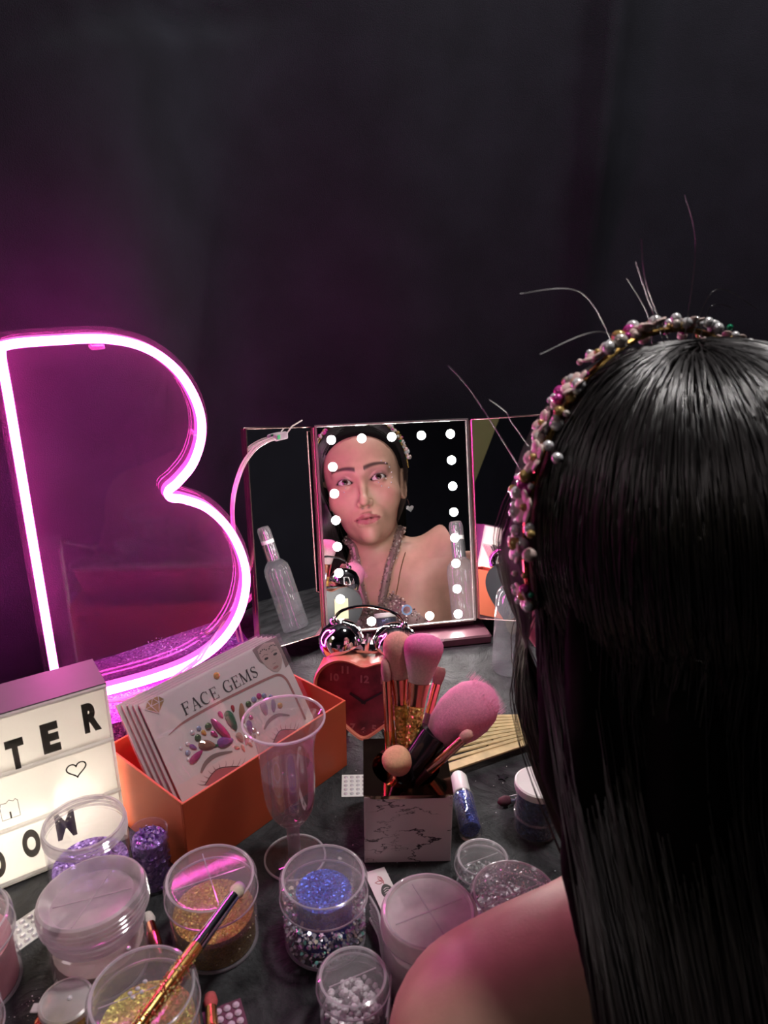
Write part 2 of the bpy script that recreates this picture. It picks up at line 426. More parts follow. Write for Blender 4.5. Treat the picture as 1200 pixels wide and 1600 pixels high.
def scatter_flakes(pts, size, cols, tilt=1.0, rng=rnd):
    # little six-sided glitter flakes with random tilt
    V, F, C = [], [], []
    for p in pts:
        n = Vector((rng.gauss(0, tilt), rng.gauss(0, tilt), 1)).normalized()
        a = n.orthogonal().normalized(); b = n.cross(a); s = size * rng.uniform(0.6, 1.3)
        o = len(V); c = rng.choice(cols)
        for k in range(5):
            q = 2 * PI * k / 5
            V.append(tuple(Vector(p) + (a * math.cos(q) + b * math.sin(q)) * s)); C.append(c)
        F.append(tuple(o + k for k in range(5)))
    return V, F, C

# ================================================================== THE SETTING
struct('floor', xf(box(5.0, 4.4, 0.05), T(0, -0.5, -0.80)), 'floor_dark', smooth=False)
struct('ceiling', xf(box(5.0, 4.4, 0.05), T(0, -0.5, 1.90)), 'dark_wall', smooth=False)
struct('wall_left', xf(box(0.05, 4.4, 2.65), T(-2.4, -0.5, -0.75)), 'dark_wall', smooth=False)
struct('wall_right', xf(box(0.05, 4.4, 2.65), T(2.4, -0.5, -0.75)), 'dark_wall', smooth=False)
struct('wall_front', xf(box(5.0, 0.05, 2.65), T(0, -2.6, -0.75)), 'dark_wall', smooth=False)
struct('wall_back', xf(box(5.0, 0.05, 2.65), T(0, 1.6, -0.75)), 'dark_wall', smooth=False)

# black cloth hung behind the table, with folds and two creases
def curtain():
    P = bez([(-1.7, 0.50, 0), (-0.95, 0.52, 0), (-0.6, 0.585, 0), (-0.36, 0.705, 0), (-0.245, 0.79, 0), (-0.165, 0.935, 0), (0.02, 1.01, 0), (0.3, 1.05, 0), (0.9, 1.06, 0), (1.7, 1.0, 0)], 26)
    nz = 110; V, F = [], []
    z0, z1 = 0.002, 1.5
    for i, p in enumerate(P):
        t = (P[min(i + 1, len(P) - 1)] - P[max(i - 1, 0)]).normalized(); nrm = Vector((-t.y, t.x, 0))
        for k in range(nz + 1):
            z = z0 + (z1 - z0) * k / nz
            x = p.x
            d = 0.006 * math.sin(x * 11 + 0.7 * math.sin(z * 3)) + 0.004 * math.sin(x * 23 + z * 2.2)
            d += 0.034 * math.exp(-((x - 0.262 - 0.02 * (z - .6)) / 0.020) ** 2) * min(1, max(0, (z - 0.30) / 0.25))
            for (ax, az, bx, bz, amp) in ((-0.33, 0.60, -0.09, 0.705, 0.006), (-0.52, 0.565, -0.33, 0.545, 0.006)):
                s = (x - ax) / (bx - ax)
                if 0 < s < 1:
                    zc = az + (bz - az) * s ** 0.6
                    d -= amp * math.exp(-((z - zc) / 0.007) ** 2) * math.sin(PI * s)
            V.append((p.x - nrm.x * d, p.y - nrm.y * d, z))
    n = nz + 1
    for i in range(len(P) - 1):
        for k in range(nz):
            F.append((i * n + k, (i + 1) * n + k, (i + 1) * n + k + 1, i * n + k + 1))
    return V, F
tag(obj('backdrop_curtain', curtain(), 'black_cloth', sharp=None), 'plain black cloth hanging as backdrop behind the table', 'curtain')

tu = Vector((0.848, 0.53, 0)); tn = Vector((-0.53, 0.848, 0))      # the table stands at an angle to the camera
tb = thing('table', 'black slate-look table crowded with make-up and glitter jars', 'table', tu * 0.02 + tn * (0.264 + 0.45), (0, 0, math.degrees(math.atan2(0.53, 0.848))))
obj('tabletop', xf(box(1.7, 0.90, 0.03, 0.003), T(0, 0, -0.03)), 'slate', tb)
for sx in (-0.78, 0.78):
    for sy in (-0.40, 0.40):
        obj('leg', xf(box(0.04, 0.04, 0.72, 0.004), T(sx, sy, -0.75)), 'stool_black', tb)

# olive board leaning at the left wall, seen only in the mirror's right wing
ob = obj('leaning_board', prism([(0.006, 0), (0.6, 0), (0.6, 1.5), (-0.355, 1.5)], 0.02), 'olive_board', smooth=False)
ob.matrix_world = frame((-1.52, -0.51, 0.2), (0, 1, 0), (0, 0, 1))
tag(ob, 'olive green board reflected at the top of the mirror right wing', 'board')

# ================================================================== NEON LETTER on its glitter block
BY = 27.0
bu = Vector((math.cos(math.radians(BY)), math.sin(math.radians(BY)), 0)); bb = Vector((-bu.y, bu.x, 0))
BO = Vector((-0.318, 0.644, 0))
gb = thing('glitter_block', 'purple glitter covered block under the pink neon letter', 'block', BO, (0, 0, BY))
obj('glitter_cover', prism([(-0.2, -0.060), (0.202, -0.060), (0.202, 0.100), (0.06, 0.068), (-0.2, 0.042)], 0.041), 'purple_glitter', gb, smooth=False)
fl, ff, fc = scatter_flakes([(rnd.uniform(-.1, .198), rnd.uniform(-.055, .055), 0.0416) for _ in range(420)] + [(rnd.uniform(0.1, .198), rnd.uniform(.05, .085), 0.0416) for _ in range(160)], 0.0006, [(0.8, 0.5, 1), (1, .8, 1), (.6, .3, .9)], 0.35)
fo = obj('glitter_flakes', (fl, ff), 'flake', gb, smooth=False, cols=fc); fo['kind'] = 'stuff'

ns = thing_m('neon_sign', 'glowing pink neon letter B on clear acrylic', 'neon sign', frame((BO.x, BO.y, 0.0425), bu, (0, 0, 1)))
PB = [(0, 0.012, 0), (0, 0.1, 0), (0, 0.2, 0), (0, 0.30, 0), (0.0, 0.338, 0), (0.006, 0.345, 0), (0.04, 0.3465, 0), (0.085, 0.345, 0), (0.118, 0.334, 0), (0.143, 0.311, 0), (0.157, 0.28, 0), (0.158, 0.252, 0),
      (0.148, 0.226, 0), (0.132, 0.209, 0), (0.1225, 0.202, 0), (0.1235, 0.195, 0), (0.136, 0.191, 0), (0.158, 0.178, 0), (0.178, 0.152, 0), (0.190, 0.118, 0), (0.191, 0.088, 0), (0.181, 0.056, 0), (0.160, 0.030, 0), (0.130, 0.014, 0), (0.09, 0.007, 0), (0.04, 0.005, 0), (0.006, 0.006, 0)]
path = bez(PB, 7); path.append(path[0])
def sweep(path, sec):
    # sweep a closed section (side, depth) along a planar loop; depth is +z (towards the viewer)
    n = len(path) - 1; V, F = [], []; k = len(sec)
    for i in range(n):
        t = (path[(i + 1) % n] - path[(i - 1) % n]); t.z = 0; t.normalize(); q = Vector((t.y, -t.x, 0))
        for s, d in sec: V.append(tuple(path[i] + q * s + Vector((0, 0, d))))
    for i in range(n):
        j = (i + 1) % n
        for a in range(k):
            b = (a + 1) % k; F.append((i * k + a, i * k + b, j * k + b, j * k + a))
    return V, F
dome = [(0.0036 * math.cos(a), 0.0125 + 0.0036 * math.sin(a)) for a in [PI * t / 8 for t in range(9)]]
obj('neon_tube', sweep(path, dome + [(-0.0036, 0.0097), (0.0036, 0.0097)]), 'neon_core', ns, sharp=None)
obj('silicone_channel', sweep(path, [(0.0038, 0.0096), (-0.0038, 0.0096), (-0.0042, 0.0), (0.0042, 0.0)]), 'neon_silicone', ns)
# added strip throws a bloom-like halo on the cloth; bottom stroke left out
rear = [p for p in path[:-1] if p.y > 0.05 and not (p.x < 0.02 and p.y < 0.06)]
k0 = max(range(len(rear)), key=lambda i: (rear[i] - rear[i - 1]).length); rear = rear[k0:] + rear[:k0]
obj('added_halo_strip', tube([(p.x, p.y, -0.0009) for p in rear], 0.0007, 6), 'halo_emission', ns)
outl = [(p.x, p.y) for p in path[:-1]]
def offs(pl, d):
    n = len(pl); r = []
    for i in range(n):
        a, b = Vector(pl[i - 1]), Vector(pl[(i + 1) % n]); t = (b - a).normalized()
        r.append((pl[i][0] - t.y * d, pl[i][1] + t.x * d))
    return r
obj('acrylic_panel', xf(prism(offs(outl, 0.009), 0.004), T(0, 0, -0.0058)), 'acrylic', ns, smooth=False)
for (px, py) in ((0.075, 0.3465), (0.155, 0.262)):
    obj('mounting_clip', xf(box(0.012, 0.004, 0.014, 0.001), T(px, py - 0.0075, 0)), 'clear_plastic', ns)
obj('lead_wire', join(tube([(0.02, 0.004, 0.02), (0.05, 0.0025, 0.028), (0.09, 0.006, 0.03), (0.13, 0.02, 0.02), (0.17, 0.037, -0.012), (0.185, 0.03, -0.025), (0.19, 0.002, -0.03)], 0.0012), tube([(0.02, 0.004, 0.024), (0.055, 0.0025, 0.032), (0.095, 0.006, 0.034), (0.135, 0.022, 0.022), (0.17, 0.041, -0.01), (0.189, 0.034, -0.023), (0.194, 0.002, -0.028)], 0.0012)), 'cable_clear', ns)

# ================================================================== LIGHT BOX with letter tiles
LW, LD, LH = 0.22, 0.042, 0.15
lu = Vector((math.cos(math.radians(33)), math.sin(math.radians(33)), 0)); lb_ = Vector((-lu.y, lu.x, 0))
lc = Vector((-0.213, 0.508, 0)) - lu * LW / 2 + lb_ * LD / 2
lb = thing('light_box', 'white cinema light box with black letters TER and OOM', 'light box', lc, (0, 0, 33))
obj('back_panel', xf(box(LW - 0.0042, 0.002, LH - 0.0042), T(0, LD / 2 - 0.001, 0.0021)), 'light_box_back', lb, smooth=False)
obj('top_panel', xf(box(LW, LD, 0.002), T(0, 0, LH - 0.002)), 'light_box_top', lb, smooth=False)
obj('bottom_panel', xf(box(LW, LD, 0.002), T(0, 0, 0)), 'light_box_shell', lb, smooth=False)
for sx in (-1, 1):
    obj('side_panel', xf(box(0.002, LD, LH - 0.0042), T(sx * (LW / 2 - 0.001), 0, 0.0021)), 'light_panel', lb, smooth=False)
for k in range(3):
    obj('light_panel', xf(box(LW - 0.0044, 0.0012, 0.0460), T(0, -LD / 2 + 0.0014, 0.003 + k * 0.0487)), 'light_panel', lb, smooth=False)
for z in (0.0012, 0.0492, 0.0979, 0.1462):
    obj('rail', xf(box(LW - 0.0005, 0.0045, 0.0028, 0.0006), T(0, -LD / 2 + 0.0002, z)), 'light_panel', lb)
obj('led_strip', xf(box(0.15, 0.003, 0.004), T(-0.015, -0.0115, 0.050)), 'led_strip', lb, smooth=False)
def lbm(x, z, d=0.0004): return Matrix.Translation((LW / 2 + x, -LD / 2 + 0.0008 - d, z)) @ RX(90)
FT = 0.0355
for ch, x, z in (('T', -0.0755, 0.1005), ('E', -0.0508, 0.1053), ('R', -0.0203, 0.1118), ('O', -0.1025, 0.0115), ('O', -0.0768, 0.0185), ('M', -0.0520, 0.0238)):
    vf = text_mesh(ch, FT, 0.0009 if ch == 'M' else 0.0022)
    xs = [v[0] for v in vf[0]]; zs = [v[1] for v in vf[0]]
    wd = 0.0125 if ch != 'M' else 0.0145
    vf = xf(vf, T(0, 0, 0) @ S(wd / (max(xs) - min(xs)), 0.026 / (max(zs) - min(zs)), 1) @ T(-min(xs), -min(zs), 0))
    o = obj('letter_tile', vf, 'letter_film', lb, smooth=False); o.matrix_local = lbm(x, z, 0.0016); o['label'] = 'black letter ' + ch
ht = [(16 * math.sin(t) ** 3, 13 * math.cos(t) - 5 * math.cos(2 * t) - 2 * math.cos(3 * t) - math.cos(4 * t)) for t in [2 * PI * i / 40 for i in range(40)]]
o = obj('heart_tile', ribbon([(x * 0.00045, y * 0.00045) for x, y in ht], 0.0011, closed=True), 'letter_film', lb); o.matrix_local = lbm(-0.0305, 0.0835, 0.0016)
gl = [(0, 0), (0.0125, 0), (0.0125, 0.014), (0.011, 0.016), (0.0095, 0.0145), (0.0068, 0.0165), (0.0045, 0.0145), (0.001, 0.015), (0, 0.012)]
o = obj('outline_tile', join(ribbon(gl, 0.0004, closed=True), ribbon([(0.0062, 0.0002), (0.0062, 0.006)], 0.0012)), 'letter_film', lb); o.matrix_local = lbm(-0.0865, 0.0605, 0.0016)

# ================================================================== ORANGE BOX and the gem cards
XL, XD, XH = 0.179, 0.107, 0.072
xa = math.degrees(math.atan2(0.76083, 0.64895))
xb = thing('card_box', 'open orange cardboard box holding the face gem cards', 'box', (-0.151, 0.465, 0), (0, 0, xa))
obj('front_panel', xf(box(XL, 0.002, XH, 0.0004), T(XL / 2, 0.001, 0)), 'orange_card', xb)
obj('back_panel', xf(box(XL, 0.002, XH, 0.0004), T(XL / 2, XD - 0.001, 0)), 'orange_card', xb)
for x in (0.001, XL - 0.001):
    obj('side_panel', xf(box(0.002, XD - 0.004, XH, 0.0004), T(x, XD / 2, 0)), 'orange_card', xb)
obj('bottom_panel', xf(box(XL - 0.004, XD - 0.004, 0.0015), T(XL / 2, XD / 2, 0.0)), 'orange_inside', xb, smooth=False)
xu = Vector((0.64895, 0.76083, 0)); xbk = Vector((-0.76083, 0.64895, 0)); mu = math.radians(34)
xv = xbk * math.sin(mu) + Vector((0, 0, math.cos(mu)))
XO = Vector((-0.151, 0.465, 0))
CW, CH = 0.153, 0.132
cards = []
names = ['front gem card printed FACE GEMS with coloured rhinestones', 'second gem card just behind the FACE GEMS card', 'third gem card from the front in the orange box',
         'fourth gem card from the front in the orange box', 'rearmost gem card at the back of the orange box']
for k in range(5):
    s = 0.019 - 0.0032 * k
    o0 = XO + xu * s + xbk * (0.0085 + 0.0032 * k) + Vector((0, 0, 0.0025 + 0.0002 * k))
    cdt = thing_m('gem_card', names[k], 'gem card', frame(o0, xu, xv), 'gem cards in the orange box')
    obj('card', xf(box(CW - 0.004, CH, 0.0008), T(CW / 2, CH / 2, 0)), 'white_card', cdt, smooth=False)
    obj('coloured_backing', xf(box(CW - 0.0035, CH, 0.0006), T(CW / 2, CH / 2, -0.0008)), 'pink_edge', cdt, smooth=False)
    obj('plastic_sleeve', xf(box(CW, CH + 0.002, 0.0002), T(CW / 2, CH / 2 + 0.0005, 0.0044 if k == 0 else 0.0012)), 'sleeve', cdt, smooth=False)
    cards.append(cdt)
cd = cards[0]
ZC = 0.0010
def ink(name, vf, mat, lift=0.0, smooth=False):
    return obj(name, xf(vf, T(0, 0, ZC + lift)), mat, cd, smooth=smooth)
# serif capitals drawn as thick and thin strokes, unit height 1
def letter(ch):
    R_ = lambda pts, w: ribbon(pts, w, 0.02)
    arc = lambda cx, cy, rx, ry, a0, a1, n=18: [(cx + rx * math.cos(math.radians(a0 + (a1 - a0) * i / n)), cy + ry * math.sin(math.radians(a0 + (a1 - a0) * i / n))) for i in range(n + 1)]
    tk, th = 0.13, 0.04
    if ch == 'F': return join(R_([(0.16, 0), (0.16, 1)], tk), R_([(0.02, 0.02), (0.32, 0.02)], th), R_([(0.02, 0.98), (0.68, 0.98)], th), R_([(0.67, 1), (0.67, 0.76)], 0.04), R_([(0.16, 0.52), (0.5, 0.52)], th), R_([(0.5, 0.64), (0.5, 0.4)], 0.04)), 0.78
    if ch == 'E': return join(R_([(0.16, 0), (0.16, 1)], tk), R_([(0.02, 0.02), (0.68, 0.02)], th), R_([(0.02, 0.98), (0.66, 0.98)], th), R_([(0.65, 1), (0.65, 0.78)], 0.04), R_([(0.68, 0), (0.68, 0.24)], 0.04), R_([(0.16, 0.52), (0.48, 0.52)], th), R_([(0.48, 0.63), (0.48, 0.41)], 0.04)), 0.8
    if ch == 'A': return join(R_([(0.12, 0), (0.42, 1)], 0.045), R_([(0.42, 1), (0.74, 0)], tk), R_([(0.22, 0.33), (0.62, 0.33)], th), R_([(0.0, 0.02), (0.25, 0.02)], th), R_([(0.58, 0.02), (0.9, 0.02)], th)), 0.92
    if ch in 'CG':
        a = arc(0.46, 0.5, 0.40, 0.49, 48, 312, 26); n = len(a)
        ws = [0.035 + 0.11 * math.sin(PI * i / (n - 1)) ** 2 for i in range(n)]
        q = [R_(a, ws), R_([(0.73, 0.98), (0.73, 0.72)], 0.035)]
        if ch == 'G': q += [R_([(0.74, 0.02), (0.74, 0.42)], 0.11), R_([(0.58, 0.42), (0.88, 0.42)], th)]
        return join(*q), 0.92
    if ch == 'M': return join(R_([(0.14, 0), (0.14, 1)], 0.045), R_([(0.14, 1), (0.52, 0.05)], 0.12), R_([(0.52, 0.05), (0.9, 1)], 0.04), R_([(0.92, 0), (0.92, 1)], tk), R_([(0.0, 0.02), (0.28, 0.02)], th), R_([(0.76, 0.02), (1.08, 0.02)], th), R_([(0.0, 0.98), (0.18, 0.98)], th), R_([(0.88, 0.98), (1.06, 0.98)], th)), 1.15
    if ch == 'S':
        a = bez([(0.56, 0.82, 0), (0.34, 0.97, 0), (0.12, 0.8, 0), (0.2, 0.6, 0), (0.46, 0.45, 0), (0.57, 0.26, 0), (0.36, 0.02, 0), (0.08, 0.17, 0)], 5); n = len(a)
        ws = [0.035 + 0.11 * math.sin(PI * i / (n - 1)) ** 2 for i in range(n)]
        return join(R_([(p.x, p.y) for p in a], ws), R_([(0.57, 0.98), (0.57, 0.72)], 0.035), R_([(0.08, 0.02), (0.08, 0.3)], 0.035)), 0.66
    return ([], []), 0.45
xx = 0; word = []
for ch in 'FACE GEMS':
    g, adv = letter(ch); word.append((ch, xx, g)); xx += adv + 0.06
sc_ = 0.082 / xx
for ch, x0, g in word:
    if ch != ' ': ink('printed_letter', xf(g, T(0.0345 + x0 * sc_, 0.1065, 0) @ S(sc_, sc_ * 1.02, 0.01)), 'black_ink')
# gold diamond mark
D = [(0, 0.6), (0.22, 1), (0.78, 1), (1, 0.6), (0.5, 0)]
dm = [ribbon(D, 0.05, 0.02, True), ribbon([(0, 0.6), (1, 0.6)], 0.04, 0.02), ribbon([(0.3, 0.6), (0.5, 1), (0.7, 0.6)], 0.04, 0.02), ribbon([(0.3, 0.6), (0.5, 0), (0.7, 0.6)], 0.04, 0.02), ribbon([(0.22, 1), (0.3, 0.6)], 0.04, 0.02), ribbon([(0.78, 1), (0.7, 0.6)], 0.04, 0.02)]
ink('printed_diamond_fill', xf(prism(D[::-1], 0.01), T(0.005, 0.1185, 0) @ S(0.019, 0.0135, 0.005)), 'gold_ink')
ink('printed_diamond', xf(join(*dm), T(0.005, 0.1185, 0.0001) @ S(0.019, 0.0135, 0.01)), 'white_card')
lp = [(0.0146, 0.099), (0.03, 0.1022), (0.06, 0.103), (0.1, 0.1018), (0.125, 0.1005), (0.136, 0.0985), (0.141, 0.092), (0.142, 0.08), (0.142, 0.05)]
q = [(p.x, p.y) for p in bez([(a, b, 0) for a, b in lp], 6)]
ink('printed_border', ribbon(q, [0.0004 + 0.0018 * min(1, i / 8) for i in range(len(q))], 0.0001), 'rose_ink')
# printed portrait in the corner
def oval(cx, cy, rx, ry, n=28, a=0): return [(cx + rx * math.cos(t) * math.cos(a) - ry * math.sin(t) * math.sin(a), cy + rx * math.cos(t) * math.sin(a) + ry * math.sin(t) * math.cos(a)) for t in [2 * PI * i / n for i in range(n)]]
ink('printed_hair', prism([(0.1205, 0.1305), (0.126, 0.1318), (0.1508, 0.1318), (0.1508, 0.103), (0.146, 0.1015), (0.1475, 0.115), (0.145, 0.126), (0.128, 0.127), (0.1255, 0.114), (0.1225, 0.118)][::-1], 0.00008), 'grey_ink')
ink('printed_face', prism([(0.1255, 0.1285), (0.135, 0.1312), (0.1455, 0.1285), (0.1475, 0.119), (0.1462, 0.1095), (0.141, 0.103), (0.136, 0.1013), (0.1315, 0.104), (0.127, 0.1105), (0.1245, 0.12)][::-1], 0.00012), 'face_ink')
for ex in (0.1305, 0.1415):
    ink('printed_eye', prism(oval(ex, 0.1175, 0.0024, 0.0011), 0.0002), 'black_ink')
    ink('printed_brow', ribbon([(ex - 0.0035, 0.1203), (ex, 0.1215), (ex + 0.0035, 0.1203)], 0.0007, 0.0002), 'grey_ink')
    for j in range(5):
        a = 0.6 + j * 0.5
        ink('printed_face_jewel', prism(oval(ex + 0.0045 * math.cos(a), 0.1225 + 0.004 * math.sin(a), 0.0008, 0.0006, 8), 0.0002), 'black_ink')
ink('printed_nose', ribbon([(0.1342, 0.1105), (0.136, 0.1098), (0.1378, 0.1105)], 0.0006, 0.0002), 'grey_ink')
ink('printed_lips', prism(oval(0.136, 0.1062, 0.0033, 0.0012), 0.0002), 'rose_ink')
# printed brows, lids and lashes
def brow(p, wmax):
    q = [(v.x, v.y) for v in bez([(a, b, 0) for a, b in p], 6)]
    n = len(q); ink('printed_eyebrow', ribbon(q, [0.0003 + wmax * math.sin(PI * (0.12 + 0.8 * i / (n - 1))) for i in range(n)], 0.0001), 'grey_ink')
brow([(0.0265, 0.0585), (0.034, 0.0635), (0.045, 0.0648), (0.0605, 0.0602)], 0.0035)
brow([(0.0975, 0.0622), (0.106, 0.0665), (0.117, 0.0668), (0.128, 0.061)], 0.0032)
for e0, e1, e2 in (((0.0255, 0.0485), (0.0415, 0.0540), (0.0620, 0.0455)), ((0.0975, 0.0455), (0.112, 0.0535), (0.128, 0.0465))):
    q = [(v.x, v.y) for v in bez([(*e0, 0), (*e1, 0), (*e2, 0)], 9)]
    ink('printed_eyelid', prism(([(x, y - 0.0006) for x, y in q] + [((e0[0] + e2[0]) / 2 + 0.004, e0[1] - 0.010), ((e0[0] + e2[0]) / 2 - 0.006, e0[1] - 0.008)])[::-1], 0.00006), 'lid_ink')
    ink('printed_lash_line', ribbon(q, 0.0009, 0.0001), 'black_ink')
    for (x, y) in q[::2]:
        dx = (x - e1[0]) * 0.35
        ink('printed_lash', ribbon([(x, y), (x + dx * 0.6, y + 0.0018), (x + dx, y + 0.0042)], [0.0005, 0.0003, 0.0001], 0.0001), 'black_ink')
# stick-on gems
def gem_shape(kind):
    if kind == 'drop':
        base = [(0.42 * math.sin(t) * (0.75 - 0.25 * math.cos(t)) * 1.05, 0.5 * -math.cos(t)) for t in [2 * PI * i / 16 for i in range(16)]]
    elif kind == 'round':
        base = [(0.5 * math.cos(t), 0.5 * math.sin(t)) for t in [2 * PI * i / 12 for i in range(12)]]
    else:
        base = [(0.28 * math.sin(t), -0.5 * math.cos(t) * (0.85 + 0.15 * abs(math.cos(t)))) for t in [2 * PI * i / 16 for i in range(16)]]
    n = len(base)
    V = [(x, y, 0) for x, y in base] + [(x * 0.97, y * 0.97, 0.10) for x, y in base] + [(x * 0.5, y * 0.5, 0.26) for x, y in base]
    F = [(i, (i + 1) % n, n + (i + 1) % n, n + i) for i in range(n)]
    for i in range(n):
        j = (i + 1) % n; F += [(n + i, n + j, 2 * n + i), (n + j, 2 * n + j, 2 * n + i)]
    F.append(tuple(2 * n + i for i in range(n)))
    return V, F
GC = dict(f=(0.5, 0.03, 0.22), g=(0.02, 0.17, 0.08), a=(0.5, 0.26, 0.14), p=(0.32, 0.1, 0.42), b=(0.4, 0.2, 0.13), c=(0.8, 0.75, 0.8), u=(0.3, 0.36, 0.55), o=(0.75, 0.42, 0.1), r=(0.5, 0.03, 0.05), k=(0.08, 0.13, 0.05), s=(0.72, 0.4, 0.33), l=(0.45, 0.32, 0.5))
gcache = {}
def gem(x, y, ln, wd, ang, kind, col, parent=cd, lift=ZC):
    key = (kind, col)
    if key not in gcache:
        vf = gem_shape(kind); gcache[key] = obj('gem', vf, 'gem', parent, smooth=False, cols=[GC[col]] * len(vf[0])); o = gcache[key]
    else:
        o = inst(gcache[key], 'gem', parent, Matrix())
    o.matrix_local = T(x, y, lift) @ RZ(ang) @ S(wd, ln, min(wd, ln) * 0.8)
    return o
for g in ((0.0590, 0.0815, 0.026, 0.013, 20, 'marq', 'f'), (0.0715, 0.0838, 0.0195, 0.0125, 5, 'drop', 'g'), (0.0838, 0.084, 0.0195, 0.0105, -22, 'marq', 'a'), (0.058, 0.0705, 0.016, 0.013, 75, 'drop', 'p'),
          (0.0415, 0.0762, 0.016, 0.012, 60, 'drop', 'b'), (0.0285, 0.0722, 0.0155, 0.009, 105, 'drop', 'f'), (0.0342, 0.0911, .0045, .0045, 0, 'round', 'c'), (0.0409, 0.0915, .0045, .0045, 0, 'round', 'u'), (0.0495, 0.0892, .0065, .0065, 0, 'round', 'k'),
          (0.0435, 0.0862, .0058, .0058, 20, 'drop', 'o'), (0.0367, 0.0852, .006, .006, 0, 'round', 'k'), (0.0646, 0.0925, .0075, .006, 10, 'drop', 'f'), (0.0778, 0.0922, .0065, .005, -10, 'drop', 'r'), (0.0937, 0.0888, .006, .006, 0, 'round', 'k'),
          (0.1007, 0.09, .0055, .0055, 0, 'round', 'u'), (0.0517, 0.0808, .008, .0065, 30, 'drop', 'f'), (0.0475, 0.0722, .010, .0048, 70, 'marq', 'g'), (0.0295, 0.0803, .0075, .0058, 40, 'drop', 'p'), (0.0263, 0.0848, .004, .004, 0, 'round', 'c'),
          (0.0232, 0.0784, .0048, .0048, 0, 'round', 'u'), (0.0851, 0.0702, .013, .0085, -15, 'drop', 'p'), (0.1065, 0.0785, .014, .010, -5, 'drop', 'l'), (0.1165, 0.0765, .012, .0085, -25, 'marq', 'l'), (0.0725, 0.0672, .010, .0085, 10, 'drop', 's'),
          (0.0775, 0.0625, .009, .007, -30, 'drop', 's'), (0.071, 0.0578, .007, .0045, 0, 'drop', 's'), (0.079, 0.057, .0055, .0045, 20, 'drop', 's'), (0.0845, 0.0605, .007, .005, -60, 'drop', 's'), (0.066, 0.061, .006, .0045, 50, 'drop', 's'), (0.112, 0.0885, .005, .005, 0, 'round', 'u'),
          (0.107, 0.0905, .0055, .0055, 0, 'round', 'f'), (0.123, 0.0735, .0055, .0055, 0, 'round', 'o'), (0.118, 0.0845, .0045, .0045, 0, 'round', 'u'), (0.0905, 0.0775, .0045, .0045, 0, 'round', 'f'), (0.0905, 0.0615, .0035, .0035, 0, 'round', 'c'), (0.0765, 0.1245, .0062, .0062, 0, 'round', 'o'),
          (0.0215, 0.0735, .0035, .0035, 0, 'round', 'c'), (0.0195, 0.0845, .003, .003, 0, 'round', 'c'), (0.088, 0.0662, .0045, .0045, 0, 'round', 's')):
    gem(*g)

# ================================================================== TRIFOLD LIGHTED MIRROR
MPSI, MLAM = math.radians(11.3), math.radians(15)
mu_ = Vector((math.cos(MPSI), math.sin(MPSI), 0)); mb = Vector((-math.sin(MPSI), math.cos(MPSI), 0))
mv = mb * math.sin(MLAM) + Vector((0, 0, math.cos(MLAM)))
MO = Vector((0.0225, 0.8362, 0.022)); MW, MH = 0.182, 0.2455
MM = frame(MO, mu_, mv)
mr = thing_m('vanity_mirror', 'rose gold folding three panel vanity mirror with round bulbs', 'mirror', MM)
def ring_frame(w, h, t, d, z):
    # rectangular trim around a w x h opening; t wide, d deep, front at z
    q = [xf(box(w + 2 * t, d, t, 0.0005), T(0, 0, 0)), xf(box(w + 2 * t, d, t, 0.0005), T(0, 0, h + t)), xf(box(t, d, h, 0.0), T(-(w + t) / 2, 0, t)), xf(box(t, d, h, 0.0), T((w + t) / 2, 0, t))]
    return [xf(k, Matrix(((1, 0, 0, 0), (0, 0, 1, -t), (0, -1, 0, z - d / 2), (0, 0, 0, 1)))) for k in q]
obj('mirror_glass', xf(box(MW, MH, 0.002), T(0, MH / 2, -0.002)), 'mirror_glass', mr, smooth=False)
obj('back_panel', xf(box(MW + 0.004, MH + 0.004, 0.009, 0.001), T(0, MH / 2, -0.0112)), 'rose_gold', mr)
for k in ring_frame(MW, MH, 0.0026, 0.008, 0.0028): obj('trim_strip', k, 'led_trim', mr)
bulb = None
spots = [(-0.0744 + 0.0364 * k, 0.230) for k in range(5)] + [(-0.0744, 0.230 - 0.0318 * k) for k in range(1, 8)] + [(0.0712, 0.230 - 0.0318 * k) for k in range(1, 8)] + [(-0.038, 0.0085), (0.0348, 0.0085)]
for x, y in spots:
    if bulb is None:
        bulb = obj('bulb', lathe([(0.0052, 0.0), (0.0050, 0.0010), (0.0040, 0.0021), (0.0022, 0.0027), (0, 0.0029)], 20), 'led_bulb', mr); bulb.matrix_local = T(x, y, 0.0001)
    else: inst(bulb, 'bulb', mr, T(x, y, 0.0001))
solid('touch_blue', (0.2, 0.35, 0.5), 0.4, emit=(0.3, 0.55, 0.75), estr=0.25)
obj('touch_switch', xf(lathe([(0.0046, 0.0001), (0.0066, 0.0001), (0.0066, 0.0006), (0.0046, 0.0006)], 28, True), T(0.0065, 0.0185, 0)), 'touch_blue', mr)
